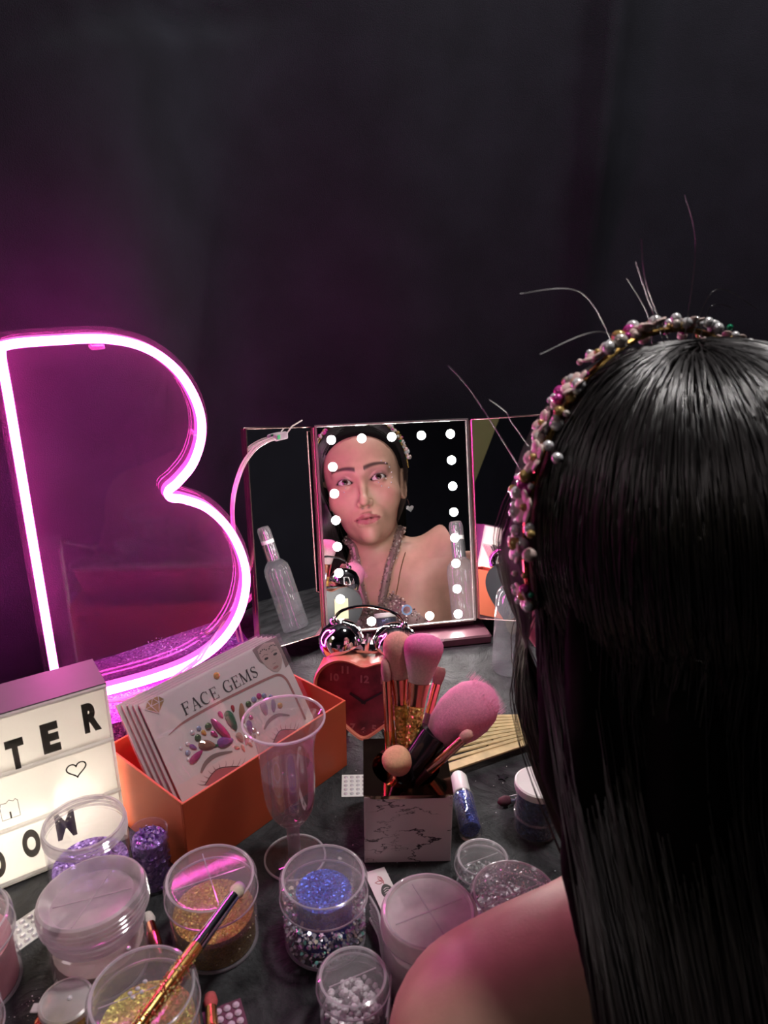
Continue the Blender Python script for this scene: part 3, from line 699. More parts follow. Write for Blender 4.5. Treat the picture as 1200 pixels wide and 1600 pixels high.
for side, ang, ww, nm in ((-1, 37, 0.0965, 'left wing panel'), (1, 38.5, 0.090, 'right wing panel')):
    wm = T(side * (MW / 2 + 0.0062), 0, 0.001) @ RY(side * -ang)
    wp = obj('wing_panel', xf(box(ww, MH + 0.004, 0.007, 0.001), T(side * ww / 2, MH / 2, -0.0092)), 'rose_gold', mr); wp.matrix_local = wm; wp['label'] = nm
    obj('wing_glass', xf(box(ww - 0.003, MH, 0.002), T(side * ww / 2, MH / 2, -0.0021)), 'mirror_glass', wp, smooth=False)
    for k in ring_frame(ww - 0.003, MH, 0.0014, 0.006, 0.0008): obj('wing_trim', xf(k, T(side * ww / 2, 0, 0)), 'rose_gold', wp)
    obj('hinge', xf(lathe([(0, 0), (0.0034, 0), (0.0034, MH), (0, MH)], 14), T(side * (MW / 2 + 0.0058), 0, -0.002) @ RX(-90)), 'rose_gold', mr).rotation_euler = (0, 0, 0)
# base shelf the panels stand on, and the support strut behind
obj('base_shelf', xf(box(0.20, 0.06, 0.012, 0.002), MM.inverted() @ T(MO.x + 0.006, MO.y + 0.004, 0.0) @ RZ(11.3)), 'rose_dark', mr)
obj('base_riser', xf(box(0.186, 0.012, 0.014, 0.001), MM.inverted() @ T(MO.x - 0.002, MO.y + 0.010, 0.0115) @ RZ(11.3)), 'rose_dark', mr)
obj('support_strut', tube([MM.inverted() @ Vector((0.0, 0.893, 0.17)), MM.inverted() @ Vector((-0.012, 0.97, 0.004))], 0.004), 'rose_gold', mr)

# clear flat cable with a little connector hung over the left wing
fc_ = thing('fairy_light_cable', 'clear twin cable with green lit connector on mirror left wing', 'cable')
cp = [(-0.1230, 0.8270, 0.2606), (-0.1299, 0.8187, 0.2597), (-0.1388, 0.8073, 0.2563), (-0.1459, 0.7960, 0.2498), (-0.152, 0.780, 0.240), (-0.160, 0.775, 0.217), (-0.164, 0.775, 0.192), (-0.163, 0.775, 0.166), (-0.156, 0.775, 0.141), (-0.147, 0.775, 0.123), (-0.1425, 0.775, 0.110), (-0.146, 0.775, 0.097), (-0.158, 0.775, 0.083), (-0.172, 0.777, 0.074), (-0.19, 0.78, 0.055), (-0.205, 0.78, 0.0425)]
P = bez(cp, 7)
obj('cable', join(tube(P, 0.0013), tube([p + Vector((0.0022, -0.0006, -0.0016)) for p in P], 0.0013)), 'cable_clear', fc_)
cn = obj('connector', xf(box(0.018, 0.006, 0.008, 0.001), T(-0.1155, 0.8355, 0.2560) @ RZ(47)), 'plastic_edge', fc_)
obj('lit_chip', xf(box(0.0045, 0.0066, 0.005, 0.0004), T(-0.1190, 0.8317, 0.2580) @ RZ(47)), 'green_led', cn)
obj('wire_end', tube([(-0.109, 0.842, 0.262), (-0.104, 0.850, 0.268), (-0.094, 0.864, 0.2715)], 0.0008), 'cable_clear', fc_)

# ================================================================== PUMP BOTTLE (behind the hair, seen in the mirrors)
pb = thing('pump_bottle', 'tall clear glass bottle with silver dropper cap reflected in mirror', 'bottle', (0.144, 0.772, 0.0))
obj('bottle_glass', lathe([(0, 0.001), (0.0185, 0.001), (0.0195, 0.003), (0.0195, 0.088), (0.018, 0.097), (0.013, 0.104), (0.008, 0.108), (0.0075, 0.112)], 40), 'bottle_glass', pb)
obj('collar', lathe([(0.0, 0.108), (0.0088, 0.108), (0.0088, 0.132), (0.0082, 0.133), (0.0, 0.133)], 28), 'chrome', pb)
obj('neck_ring', lathe([(0.0, 0.133), (0.0095, 0.133), (0.0095, 0.138), (0.0, 0.138)], 28), 'white_plastic', pb)
obj('dropper_bulb', lathe([(0.0, 0.138), (0.0055, 0.138), (0.0052, 0.148), (0.004, 0.1525), (0, 0.154)], 20), 'chrome', pb)
obj('clear_cover', lathe([(0.0098, 0.106), (0.0098, 0.152), (0.008, 0.158), (0, 0.159)], 28), 'clear_plastic', pb)

# ================================================================== HEART ALARM CLOCK
ck = thing('alarm_clock', 'red heart shaped twin bell alarm clock below the mirror', 'clock', (-0.020, 0.632, 0.0), (-8, 0, -7)); ck.scale = (1.18, 1.18, 1.18)
hp = []
for i in range(64):
    t = 2 * PI * i / 64
    hp.append((16 * math.sin(t) ** 3, 13 * math.cos(t) - 5 * math.cos(2 * t) - 2 * math.cos(3 * t) - math.cos(4 * t)))
def heart(s, dy=0.0):
    # broad rounded heart: blend of heart curve and circle
    r = []
    for i, (x, y) in enumerate(hp):
        t = 2 * PI * i / 64
        r.append(((0.55 * x + 0.45 * 15.5 * math.sin(t)) * s, (0.55 * y + 0.45 * (14.5 * math.cos(t) - 2.5)) * s + dy))
    return r
HS = 0.00262
H0 = heart(HS); zmin = min(y for x, y in H0); HZ = 0.0075 - zmin
HF = Matrix(((1, 0, 0, 0), (0, 0, -1, 0), (0, 1, 0, HZ), (0, 0, 0, 1)))   # heart plane xy -> clock xz, +z towards viewer
def hring(pa, pb_, za, zb):
    n = len(pa); V = [(x, y, za) for x, y in pa] + [(x, y, zb) for x, y in pb_]
    return V, [(i, (i + 1) % n, n + (i + 1) % n, n + i) for i in range(n)]
H1 = heart(HS * 0.93, -0.0006)
case = join(hring(H0, H0, -0.028, 0.006), hring(H0, heart(HS * 0.975, -0.0003), 0.006, 0.008), hring(heart(HS * 0.975, -0.0003), H1, 0.008, 0.0075), hring(H1, H1, 0.0075, 0.003), ([(x, y, -0.028) for x, y in H0], [tuple(range(len(H0)))]))
obj('case', xf(case, HF), 'heart_case', ck)
obj('back_cover', xf(prism(heart(HS * 0.985)[::-1], 0.002), HF @ T(0, 0, -0.0305)), 'clock_back', ck, smooth=False)
obj('dial', xf(prism(H1[::-1], 0.002), HF @ T(0, 0, 0.0015)), 'heart_face', ck, smooth=False)
for nme, x, y in (('12', 0, 0.0085), ('1', 0.0145, 0.0085), ('2', 0.0235, 0.0), ('3', 0.0265, -0.012), ('4', 0.0185, -0.0275), ('5', 0.009, -0.0345), ('6', 0, -0.037), ('7', -0.009, -0.0345), ('8', -0.0185, -0.0275), ('9', -0.0265, -0.012), ('10', -0.025, 0.0085), ('11', -0.0155, 0.0155)):
    o = obj('numeral', text_mesh(nme, 0.0085, 0.0003, 'CENTER'), 'numeral', ck, smooth=False); o.matrix_local = HF @ T(x, y - 0.003, 0.0038)
for a, l, wd in ((57, 0.0155, 0.0022), (-57, 0.020, 0.0016)):
    obj('clock_hand', xf(box(wd, l, 0.0006), HF @ T(0, -0.0115, 0.0042) @ RZ(a) @ T(0, l / 2 - 0.002, 0)), 'letter_ink', ck, smooth=False)
for sx in (-1, 1):
    b = obj('bell', xf(lathe([(0.0, -0.002), (0.0165, -0.002), (0.0172, 0.0), (0.0168, 0.006), (0.0145, 0.012), (0.0095, 0.0168), (0.004, 0.0188), (0, 0.019)], 32), T(sx * 0.0218, 0.019, HZ + 0.028) @ RY(sx * 22) @ S(1.12, 1.12, 1.1)), 'chrome', ck)
    obj('bell_nut', xf(sphere(0.003), T(sx * 0.0298, 0.019, HZ + 0.0485)), 'chrome', b)
    obj('foot', tube([(sx * 0.014, 0.012, 0.012), (sx * 0.018, 0.012, 0.0022)], [0.003, 0.0026], 10), 'chrome', ck)
obj('bell_bridge', xf(box(0.034, 0.014, 0.004, 0.001), T(0, 0.019, HZ + 0.0235)), 'chrome', ck)
obj('hammer', tube([(0, 0.010, HZ + 0.028), (0.002, 0.010, HZ + 0.043)], 0.0022), 'chrome', ck)
obj('handle', tube(bez([(-0.0305, 0.019, HZ + 0.047), (-0.022, 0.019, HZ + 0.058), (0, 0.019, HZ + 0.063), (0.022, 0.019, HZ + 0.058), (0.0305, 0.019, HZ + 0.047)], 8), 0.0013), 'chrome', ck)
obj('back_label', xf(box(0.018, 0.0006, 0.024), T(0.012, 0.0309, 0.04)), 'label_paper', ck, smooth=False)

# ================================================================== BRUSH HOLDER and brushes
HX, HY, HW, HD, HH = 0.018, 0.5175, 0.069, 0.071, 0.066
bh = thing('brush_holder', 'white marble print square brush pot with gold top', 'brush holder', (HX, HY, 0), (0, 0, 1.5))
for sx, sy, w_, d_ in ((0, -1, HW, 0.003), (0, 1, HW, 0.003), (-1, 0, 0.003, HD - 0.006), (1, 0, 0.003, HD - 0.006)):
    obj('marble_panel', xf(box(w_, d_, HH - 0.001, 0.0006), T(sx * (HW - 0.003) / 2, sy * (HD - 0.003) / 2, 0)), 'marble', bh)
obj('bottom_plate', xf(box(HW - 0.006, HD - 0.006, 0.003), T(0, 0, 0.0002)), 'gold_mirror', bh, smooth=False)
n = 40; V = []; F = []
hr = 0.0275
for i in range(n):
    a = 2 * PI * i / n; c, s = math.cos(a), math.sin(a); k = 1 / max(abs(c) / (HW / 2 + 0.0004), abs(s) / (HD / 2 + 0.0004))
    V += [(c * k, s * k, HH), (c * k, s * k, HH - 0.003), (c * hr, s * hr, HH - 0.0004), (c * (hr - 0.003), s * (hr - 0.003), HH - 0.006), (c * (hr - 0.003), s * (hr - 0.003), 0.006)]
for i in range(n):
    j = (i + 1) % n
    for a, b in ((1, 0), (0, 2), (2, 3), (3, 4)): F.append((i * 5 + a, j * 5 + a, j * 5 + b, i * 5 + b))
F.append(tuple(i * 5 + 4 for i in range(n)))
obj('gold_liner', (V, F), 'gold_mirror', bh)

def brush(name, label, base, tip, handle, ferrule, head, group='brushes in the marble pot', roll=0.0, cat='make-up brush'):
    """handle/ferrule: list of (t along, radius, material, flat); head: dict"""
    b, t = Vector(base), Vector(tip); ax = (t - b).normalized(); L = (t - b).length
    side = ax.cross(Vector((0, -1, 0.2))).normalized(); fw = ax.cross(side)
    mt = Matrix(((side.x, fw.x, ax.x, b.x), (side.y, fw.y, ax.y, b.y), (side.z, fw.z, ax.z, b.z), (0, 0, 0, 1))) @ RZ(roll)
    th = thing_m(name, label, cat, mt, group)
    for nm, prof, mat, fx, fy in handle:
        obj(nm, xf(lathe([(0, prof[0][1])] + prof + [(0, prof[-1][1])], 20), S(fx, fy, 1)), mat, th)
    for nm, prof, mat, fx, fy in ferrule:
        obj(nm, xf(lathe([(0, prof[0][1])] + prof + [(0, prof[-1][1])], 24), S(fx, fy, 1)), mat, th)
    # bristle head: solid core plus loose fibres
    prof = head['prof']; ca, cb = head['cols']; fx, fy = head.get('flat', (1, 1)); rot = head.get('rot', Matrix())
    z0, z1 = prof[0][1], prof[-1][1]
    V, F = lathe(prof + [(0, z1)], 28)
    mixp = head.get('split', None)
    def colz(z):
        u = max(0, min(1, (z - z0) / (z1 - z0)))
        if mixp: u = 1 / (1 + math.exp(-(u - mixp) * 18))
        return tuple(ca[i] + (cb[i] - ca[i]) * u for i in range(3))
    C = [colz(v[2]) for v in V]
    r_ = random.Random(hash(label) % 999)
    r_ = random.Random(len(label) * 7)
    def rad(z):
        for (ra, za), (rb, zb) in zip(prof, prof[1:]):
            if za <= z <= zb: return ra + (rb - ra) * (z - za) / max(1e-9, zb - za)
        return 0.0
    for i in range(head.get('n', 500)):
        a = r_.uniform(0, 2 * PI); u = math.sqrt(r_.random())
        zt = z1 - (z1 - z0) * 0.55 * r_.random() ** 1.6
        rt = rad(zt)
        e = Vector((math.cos(a) * rt, math.sin(a) * rt, zt)) * 1.0
        if r_.random() < 0.45:
            rt *= u; e = Vector((math.cos(a) * rt, math.sin(a) * rt, z1 - (z1 - zt) * 0.15 * u))
        s = Vector((math.cos(a) * prof[0][0] * 0.8, math.sin(a) * prof[0][0] * 0.8, z0))
        d = (e - s).normalized(); p0 = e - d * 0.006; p1 = e + d * head.get('over', 0.0012) * r_.uniform(0.1, 1.3)
        q = d.orthogonal().normalized() * 0.00012; q2 = d.cross(q)
        o = len(V); V += [tuple(p0 + q), tuple(p0 - q * 0.5 + q2), tuple(p0 - q * 0.5 - q2), tuple(p1)]
        F += [(o, o + 1, o + 3), (o + 1, o + 2, o + 3), (o + 2, o, o + 3)]
        k = colz(zt); k = tuple(min(1, v * r_.uniform(0.85, 1.12)) for v in k); C += [k] * 4
    obj('bristles', xf((V, F), rot @ S(fx, fy, 1)), 'bristle', th, cols=C, sharp=None)
    return th
pinkA, pinkB = (0.74, 0.62, 0.6), (0.78, 0.2, 0.42)
# tall fan brush, white with pink tips
brush('makeup_brush', 'fluffy white brush with bright pink tips in rose gold ferrule', (0.014, 0.507, 0.008), (0.0325, 0.537, 0.175),
      [('handle', [(0.004, 0.0), (0.0062, 0.01), (0.0066, 0.111)], 'gold_glitter', 1, 1)],
      [('ferrule', [(0.0064, 0.111), (0.0062, 0.113), (0.0068, 0.120), (0.0082, 0.131)], 'copper', 1.1, 0.7)],
      dict(prof=[(0.0078, 0.13), (0.0105, 0.14), (0.0138, 0.152), (0.0152, 0.159), (0.0148, 0.164), (0.0118, 0.1685), (0.006, 0.171)], cols=(pinkA, pinkB), split=0.55, flat=(1.05, 0.62), n=700))
brush('makeup_brush', 'coral tinted fluffy brush left of the pink tipped one', (0.019, 0.512, 0.008), (0.0105, 0.545, 0.172),
      [('handle', [(0.004, 0.0), (0.0052, 0.01), (0.0056, 0.108)], 'gold_glitter', 1, 1)],
      [('ferrule', [(0.0055, 0.108), (0.0052, 0.11), (0.0058, 0.118), (0.0072, 0.13)], 'copper', 1, 0.75)],
      dict(prof=[(0.007, 0.129), (0.0092, 0.138), (0.0118, 0.15), (0.0122, 0.157), (0.0105, 0.163), (0.006, 0.1675), (0.002, 0.169)], cols=((0.74, 0.42, 0.38), (0.75, 0.36, 0.3)), flat=(1.0, 0.65), n=500))
brush('makeup_brush', 'slim gold handled brush at far left of the pot', (0.009, 0.509, 0.008), (0.0015, 0.538, 0.150),
      [('handle', [(0.003, 0.0), (0.004, 0.01), (0.0044, 0.088)], 'gold_metal', 1, 1)],
      [('ferrule', [(0.0042, 0.088), (0.0038, 0.095), (0.0036, 0.13)], 'copper', 1, 1)],
      dict(prof=[(0.0034, 0.13), (0.0045, 0.137), (0.004, 0.145), (0.0015, 0.15)], cols=((0.5, 0.3, 0.3), (0.6, 0.3, 0.28)), n=120))
brush('makeup_brush', 'big rounded pink powder brush with black ferrule', (-0.0005, 0.503, 0.040), (0.0840, 0.5370, 0.154),
      [('handle', [(0.0062, 0.0), (0.0082, 0.004), (0.0098, 0.034)], 'copper', 1, 1)],
      [('ferrule', [(0.0102, 0.033), (0.0112, 0.05), (0.0126, 0.071)], 'black_gloss', 1, 1)],
      dict(prof=[(0.0118, 0.070), (0.0175, 0.078), (0.0218, 0.092), (0.0225, 0.103), (0.0205, 0.114), (0.0148, 0.123), (0.0075, 0.1275), (0.002, 0.129)], cols=((0.72, 0.3, 0.42), (0.76, 0.24, 0.42)), flat=(1.0, 0.8), rot=T(0.0035, 0, 0.068) @ RY(13) @ T(0, 0, -0.068), n=1400, over=0.002))
brush('makeup_brush', 'short beige flat topped brush leaning towards the viewer', (0.0315, 0.532, 0.016), (0.0085, 0.491, 0.0945),
      [('handle', [(0.004, 0.0), (0.0065, 0.006), (0.0085, 0.06)], 'black_gloss', 1, 1)],
      [('ferrule', [(0.0080, 0.058), (0.0088, 0.075)], 'black_gloss', 1, 1)],
      dict(prof=[(0.0085, 0.074), (0.0104, 0.079), (0.0114, 0.086), (0.0110, 0.090), (0.0092, 0.0930), (0.005, 0.0945)], cols=((0.5, 0.22, 0.18), (0.66, 0.38, 0.22)), flat=(1, 0.95), n=900, over=0.0008))
brush('makeup_brush', 'thin dark angled brush behind the pink brushes', (0.012, 0.503, 0.010), (0.0475, 0.560, 0.130),
      [('handle', [(0.003, 0.0), (0.0034, 0.06), (0.0038, 0.1)], 'rose_dark', 1, 1)],
      [('ferrule', [(0.0038, 0.1), (0.0036, 0.11), (0.0038, 0.125)], 'copper', 1, 0.7)],
      dict(prof=[(0.0036, 0.124), (0.0048, 0.13), (0.005, 0.1355), (0.0035, 0.139)], cols=((0.2, 0.08, 0.08), (0.25, 0.1, 0.1)), flat=(1, 0.6), n=100))
brush('makeup_brush', 'slim copper brush lying under the big pink brush', (0.006, 0.512, 0.032), (0.0675, 0.500, 0.1115),
      [('handle', [(0.003, 0.0), (0.004, 0.01), (0.0046, 0.05)], 'rose_dark', 1, 1)],
      [('ferrule', [(0.0046, 0.05), (0.0044, 0.06), (0.0042, 0.092)], 'copper', 1, 1)],
      dict(prof=[(0.004, 0.091), (0.0046, 0.095), (0.0036, 0.099), (0.001, 0.1012)], cols=((0.6, 0.3, 0.28), (0.55, 0.3, 0.26)), n=80))

# ================================================================== JARS
def wavy_top(r, h, amp, seg=28, rings=8, seed=1):
    rr = random.Random(seed); V = [(0, 0, h)]; F = []
    for k in range(1, rings + 1):
        for i in range(seg):
            a = 2 * PI * i / seg; q = r * k / rings
            V.append((q * math.cos(a), q * math.sin(a), h + (rr.uniform(-amp, amp) if k < rings else 0)))
    for i in range(seg):
        F.append((0, 1 + i, 1 + (i + 1) % seg))
    for k in range(rings - 1):
        for i in range(seg):
            j = (i + 1) % seg; a = 1 + k * seg; b = a + seg
            F.append((a + i, b + i, b + j, a + j))
    o = len(V); last = 1 + (rings - 1) * seg
    V += [(r * math.cos(2 * PI * i / seg), r * math.sin(2 * PI * i / seg), 0.0025) for i in range(seg)]
    for i in range(seg):
        j = (i + 1) % seg; F.append((last + i, o + i, o + j, last + j))
    F.append(tuple(o + i for i in range(seg - 1, -1, -1)))
    return V, F
def jar(label, x, y, r, h, fill=None, fh=0.5, amp=0.0008, lid=True, body='clear_plastic', lidm='clear_lid', rot=(0, 0, 0), z=0.0, ribs=0, lid_h=0.014, group='clear screw top glitter jars', name='glitter_jar', seed=1, cat='jar'):
    t = thing(name, label, cat, (x, y, z), rot, group)
    bd = obj('jar_body', lathe([(0, 0.0008), (r - 0.003, 0.0008), (r - 0.0012, 0.0), (r - 0.0003, 0.0012), (r, 0.004), (r, h - 0.013), (r - 0.0015, h - 0.012), (r - 0.0015, h - 0.001)], 56), body, t)
    obj('base_ring', lathe([(r - 0.0022, 0.0), (r - 0.0002, 0.0008), (r - 0.0002, 0.0022), (r - 0.0022, 0.0018)], 56, True), 'plastic_edge', bd)
    if not lid:
        for k in range(3):
            obj('screw_thread', lathe([(r - 0.0012, h - 0.010 + 0.0032 * k), (r + 0.0006, h - 0.0092 + 0.0032 * k), (r - 0.0012, h - 0.0082 + 0.0032 * k)], 56), 'plastic_edge', bd)
        obj('rim', lathe([(r - 0.0022, h - 0.0012), (r - 0.0005, h - 0.0012), (r - 0.0005, h + 0.0003), (r - 0.0022, h + 0.0003)], 56, True), 'plastic_edge', bd)
    if fill:
        obj('glitter_fill', wavy_top(r - 0.0022, fh * h, amp, seed=seed), fill, t, smooth=True)
    if lid:
        R = r + 0.0014
        ld = obj('lid', lathe([(R, h - lid_h), (R + 0.0004, h - lid_h + 0.001), (R + 0.0002, h - 0.002), (R - 0.0008, h - 0.0002), (R - 0.0028, h + 0.0004), (R - 0.0042, h - 0.0012), (R - 0.006, h - 0.0016), (0, h - 0.0016)], 64), lidm, t)
        obj('lid_ridge', lathe([(R - 0.0034, h - 0.0002), (R - 0.0026, h + 0.0007), (R - 0.0016, h + 0.0004), (R - 0.0022, h - 0.0006)], 64, True), 'plastic_edge', ld)
        obj('lid_edge', lathe([(R - 0.0002, h - lid_h - 0.0002), (R + 0.0006, h - lid_h), (R + 0.0006, h - lid_h + 0.0012), (R - 0.0002, h - lid_h + 0.0012)], 64, True), 'plastic_edge', ld)
        for k in range(ribs):
            a = 180 / ribs * k + 25
            obj('lid_rib', xf(box(2 * (R - 0.007), 0.0007, 0.0005), T(0, 0, h - 0.0016) @ RZ(a)), 'plastic_edge', ld, smooth=False)
    return t
WHITE = [(0.9, 0.9, 0.92), (0.75, 0.75, 0.8), (0.95, 0.9, 0.85)]
PRISM = [(0.9, 0.85, 0.9), (0.75, 0.8, 0.9), (0.9, 0.75, 0.8), (0.3, 0.9, 0.7), (0.95, 0.9, 0.7), (0.8, 0.3, 0.7), (0.7, 0.75, 0.95)]
def loose(parent, pts, size, cols, tilt=1.0, name='glitter_flakes'):
    v, f, c = scatter_flakes(pts, size, cols, tilt); o = obj(name, (v, f), 'flake', parent, smooth=False, cols=c); o['kind'] = 'stuff'; return o
def disc_pts(r, z0, z1, n):
    out_ = []
    for _ in range(n):
        a, q = rnd.uniform(0, 2 * PI), r * math.sqrt(rnd.random()); out_.append((q * math.cos(a), q * math.sin(a), rnd.uniform(z0, z1)))
    return out_
def wall_pts(r, z0, z1, n):
    return [(r * math.cos(a), r * math.sin(a), rnd.uniform(z0, z1)) for a in [rnd.uniform(0, 2 * PI) for _ in range(n)]]

gj = jar('clear jar of gold glitter under the tip of the gold brush', -0.120, 0.412, 0.0302, 0.056, 'gold_fill', 0.46, ribs=2)
loose(gj, wall_pts(0.0290, 0.006, 0.026, 60) + disc_pts(0.027, 0.0265, 0.0275, 60), 0.0005, [(0.9, 0.7, 0.3), (1, 0.85, 0.5)])
pj = jar('clear jar of rainbow flakes with blue glitter in its top', -0.042, 0.413, 0.0290, 0.056, None, lid=True, lid_h=0.017)
obj('inner_cup', lathe([(0, 0.034), (0.019, 0.034), (0.0205, 0.036), (0.021, 0.052), (0.0225, 0.0535)], 48), 'clear_plastic', pj)
obj('blue_glitter', wavy_top(0.0195, 0.0425, 0.0006), 'blue_glitter', pj).location.z = 0.0; pj.children[-1].location = (0, 0, 0.0)
pj.children[-1].scale = (1, 1, 1)
loose(pj, wall_pts(0.0277, 0.004, 0.034, 620) + disc_pts(0.027, 0.006, 0.030, 500), 0.0014, PRISM + WHITE)
fj = jar('frosted jar of pale glitter touching the bare shoulder', 0.0295, 0.381, 0.0300, 0.060, 'frost_fill', 0.60, lidm='frosted_lid', body='milky_lid', ribs=2)
sj = jar('low clear jar of silver glitter beside the long hair', 0.0905, 0.409, 0.0292, 0.045, 'silver_fill', 0.55, ribs=2)
loose(sj, disc_pts(0.027, 0.0436, 0.0444, 420), 0.00065, WHITE, 0.5, 'silver_specks')
loose(sj, disc_pts(0.026, 0.026, 0.027, 160), 0.0007, WHITE, 0.7, 'silver_glitter')
mj = jar('small clear pot of white crystals at the front', -0.0195, 0.353, 0.0215, 0.036, None, ribs=1, lid_h=0.009, group='small clear pots', name='small_pot', cat='pot')
cr = []
for i in range(150):
    a, q = rnd.uniform(0, 2 * PI), 0.0175 * math.sqrt(rnd.random()); s = rnd.uniform(0.0012, 0.0032)
    cr.append(xf(sphere(s, 6, 4), T(q * math.cos(a), q * math.sin(a), 0.0035 + rnd.random() * (0.020 - 0.45 * q)) @ RX(rnd.uniform(0, 90)) @ RY(rnd.uniform(0, 90))))
o = obj('white_crystals', join(*cr), 'crystal_white', mj, smooth=False); o['kind'] = 'stuff'
rj = jar('small clear pot of dark flakes right of the marble pot', 0.0745, 0.4565, 0.0192, 0.030, 'dark_fill', 0.35, ribs=1, lid_h=0.009, group='small clear pots', name='small_pot', cat='pot')
loose(rj, disc_pts(0.016, 0.011, 0.014, 60), 0.0012, [(0.5, 0.55, 0.5), (0.7, 0.7, 0.7), (0.2, 0.2, 0.22)])
yj = jar('clear jar of yellow glitter in front under the gold brush', -0.1405, 0.3245, 0.0302, 0.060, 'yellow_fill', 0.55, ribs=1)
wj = jar('milky lidded jar with slanted lid left of the gold jar', -0.1935, 0.3905, 0.0315, 0.050, 'milky_fill', 0.45, lid=False, body='clear_plastic', group='clear screw top glitter jars')
ld = obj('lid', lathe([(0.0345, -0.017), (0.035, -0.016), (0.0350, -0.0035), (0.0342, -0.001), (0.0322, 0.0), (0.0305, -0.0015), (0.0285, -0.0045), (0.0265, -0.0065), (0, -0.0065)], 64), 'milky_lid', wj)
ld.matrix_local = T(0.0, 0, 0.0665) @ RX(-4) @ RY(-5)
for k in range(4):
    obj('lid_ridge', lathe([(0.0350, -0.004 - 0.0032 * k), (0.0358, -0.0045 - 0.0032 * k), (0.0350, -0.0055 - 0.0032 * k)], 64), 'clear_lid', ld)
for a in (15, 80):
    obj('lid_rib', xf(box(0.05, 0.0006, 0.0005), T(0, 0, -0.0064) @ RZ(a)), 'milky_lid', ld, smooth=False)
pjr = jar('open clear jar of purple glitter against the light box', -0.2245, 0.4605, 0.0300, 0.060, 'purple_fill', 0.34, amp=0.0016, lid=False)
vl = thing('glitter_vial', 'small open vial packed with purple flakes by orange box', 'vial', (-0.1775, 0.4615, 0))
obj('vial_glass', lathe([(0, 0.0005), (0.0125, 0.0005), (0.0135, 0.002), (0.0138, 0.050), (0.0142, 0.051), (0.0132, 0.051)], 40), 'clear_plastic', vl)
obj('purple_fill', wavy_top(0.0125, 0.044, 0.0022, seed=4), 'purple_fill', vl)
loose(vl, disc_pts(0.0112, 0.043, 0.0465, 120) + wall_pts(0.0128, 0.004, 0.043, 190), 0.0014, [(0.3, 0.15, 0.5), (0.5, 0.3, 0.7), (0.22, 0.08, 0.35), (0.6, 0.42, 0.75)], name='purple_flakes')
jar('clear jar of pink powder cut by the left edge', -0.2740, 0.3745, 0.0300, 0.058, 'pink_fill', 0.62, ribs=1)
jar('jar in the bottom left corner just inside the frame', -0.2470, 0.3100, 0.0262, 0.058, 'pink_fill', 0.5, ribs=1)
# small frosted pot with a tabbed lid
tp = thing('tab_pot', 'tiny pot with frosted tab lid beside the yellow jar', 'pot', (-0.1965, 0.3425, 0), (0, 0, 0))
obj('pot_body', lathe([(0, 0.0005), (0.0128, 0.0005), (0.0146, 0.004), (0.0152, 0.026)], 40), 'clear_plastic', tp)
obj('glitter_fill', wavy_top(0.0125, 0.015, 0.0006), 'gold_fill', tp)
tl = obj('lid', lathe([(0.0158, 0.0246), (0.0163, 0.026), (0.0160, 0.0285), (0.0145, 0.0292), (0.0138, 0.0283), (0, 0.0283)], 44), 'frosted_lid', tp)
obj('lid_tab', xf(box(0.006, 0.006, 0.0012, 0.0004), T(-0.0165, -0.004, 0.0265)), 'frosted_lid', tl)
# dark blue pot with white lid
bp = thing('blue_pot', 'dark blue glitter pot with white lid beside the hair', 'pot', (0.1275, 0.5175, 0))
obj('pot_body', lathe([(0, 0.0005), (0.0165, 0.0005), (0.0178, 0.003), (0.0182, 0.043)], 44), 'clear_plastic', bp)
obj('blue_fill', wavy_top(0.0165, 0.042, 0.0006), 'navy_fill', bp)
obj('lower_ring', lathe([(0.0180, 0.018), (0.0190, 0.0185), (0.0190, 0.0195), (0.0180, 0.020)], 44, True), 'clear_lid', bp)
obj('lid', lathe([(0.0196, 0.0435), (0.0200, 0.045), (0.0198, 0.0495), (0.0185, 0.0505), (0.0165, 0.0500), (0, 0.0508)], 44), 'white_plastic', bp)

# ================================================================== WINE GLASS
wg = thing('plastic_goblet', 'clear plastic wine goblet half full before the orange box', 'goblet', (-0.0715, 0.486, 0), (0.0, -1.5, 0))
bowl = [(0.0052, 0.036), (0.0105, 0.0395), (0.0160, 0.048), (0.0192, 0.060), (0.0204, 0.076), (0.0206, 0.092), (0.0214, 0.106), (0.0236, 0.118), (0.0268, 0.127), (0.0303, 0.1325)]
sm = [(p.x, p.z) for p in bez([(r, 0, z) for r, z in bowl], 5)]
bo = obj('bowl', lathe(sm, 56), 'glass_thin', wg)
obj('rim', lathe([(0.0298, 0.1319), (0.0312, 0.1319), (0.0314, 0.1333), (0.0300, 0.1336)], 56, True), 'plastic_edge', bo)
obj('stem', lathe([(0.0058, 0.004), (0.0050, 0.008), (0.0052, 0.030), (0.0068, 0.036), (0.0075, 0.0385)], 28), 'stem_frost', wg)
obj('foot', lathe([(0.0058, 0.005), (0.014, 0.0035), (0.0235, 0.0022), (0.0248, 0.0012), (0.0235, 0.0002), (0, 0.0002)], 48), 'goblet_foot', wg)
obj('foot_rim', lathe([(0.0235, 0.0008), (0.0250, 0.0008), (0.0250, 0.0022), (0.0235, 0.0022)], 48, True), 'plastic_edge', wg)
wsm = [(max(0, r - 0.0007), z + 0.0006) for r, z in sm if z < 0.0885]
wsm = [(0, wsm[0][1])] + wsm + [(0, wsm[-1][1] - 0.0004)]
wn = obj('wine', lathe(wsm, 48), 'wine', wg)
for bx, by in ((-0.003, -0.004), (0.004, -0.006)):
    obj('bubble', xf(sphere(0.0016, 12, 8, 1, 1, 0.6), T(bx, by, wsm[-1][1])), 'glass_thin', wn)

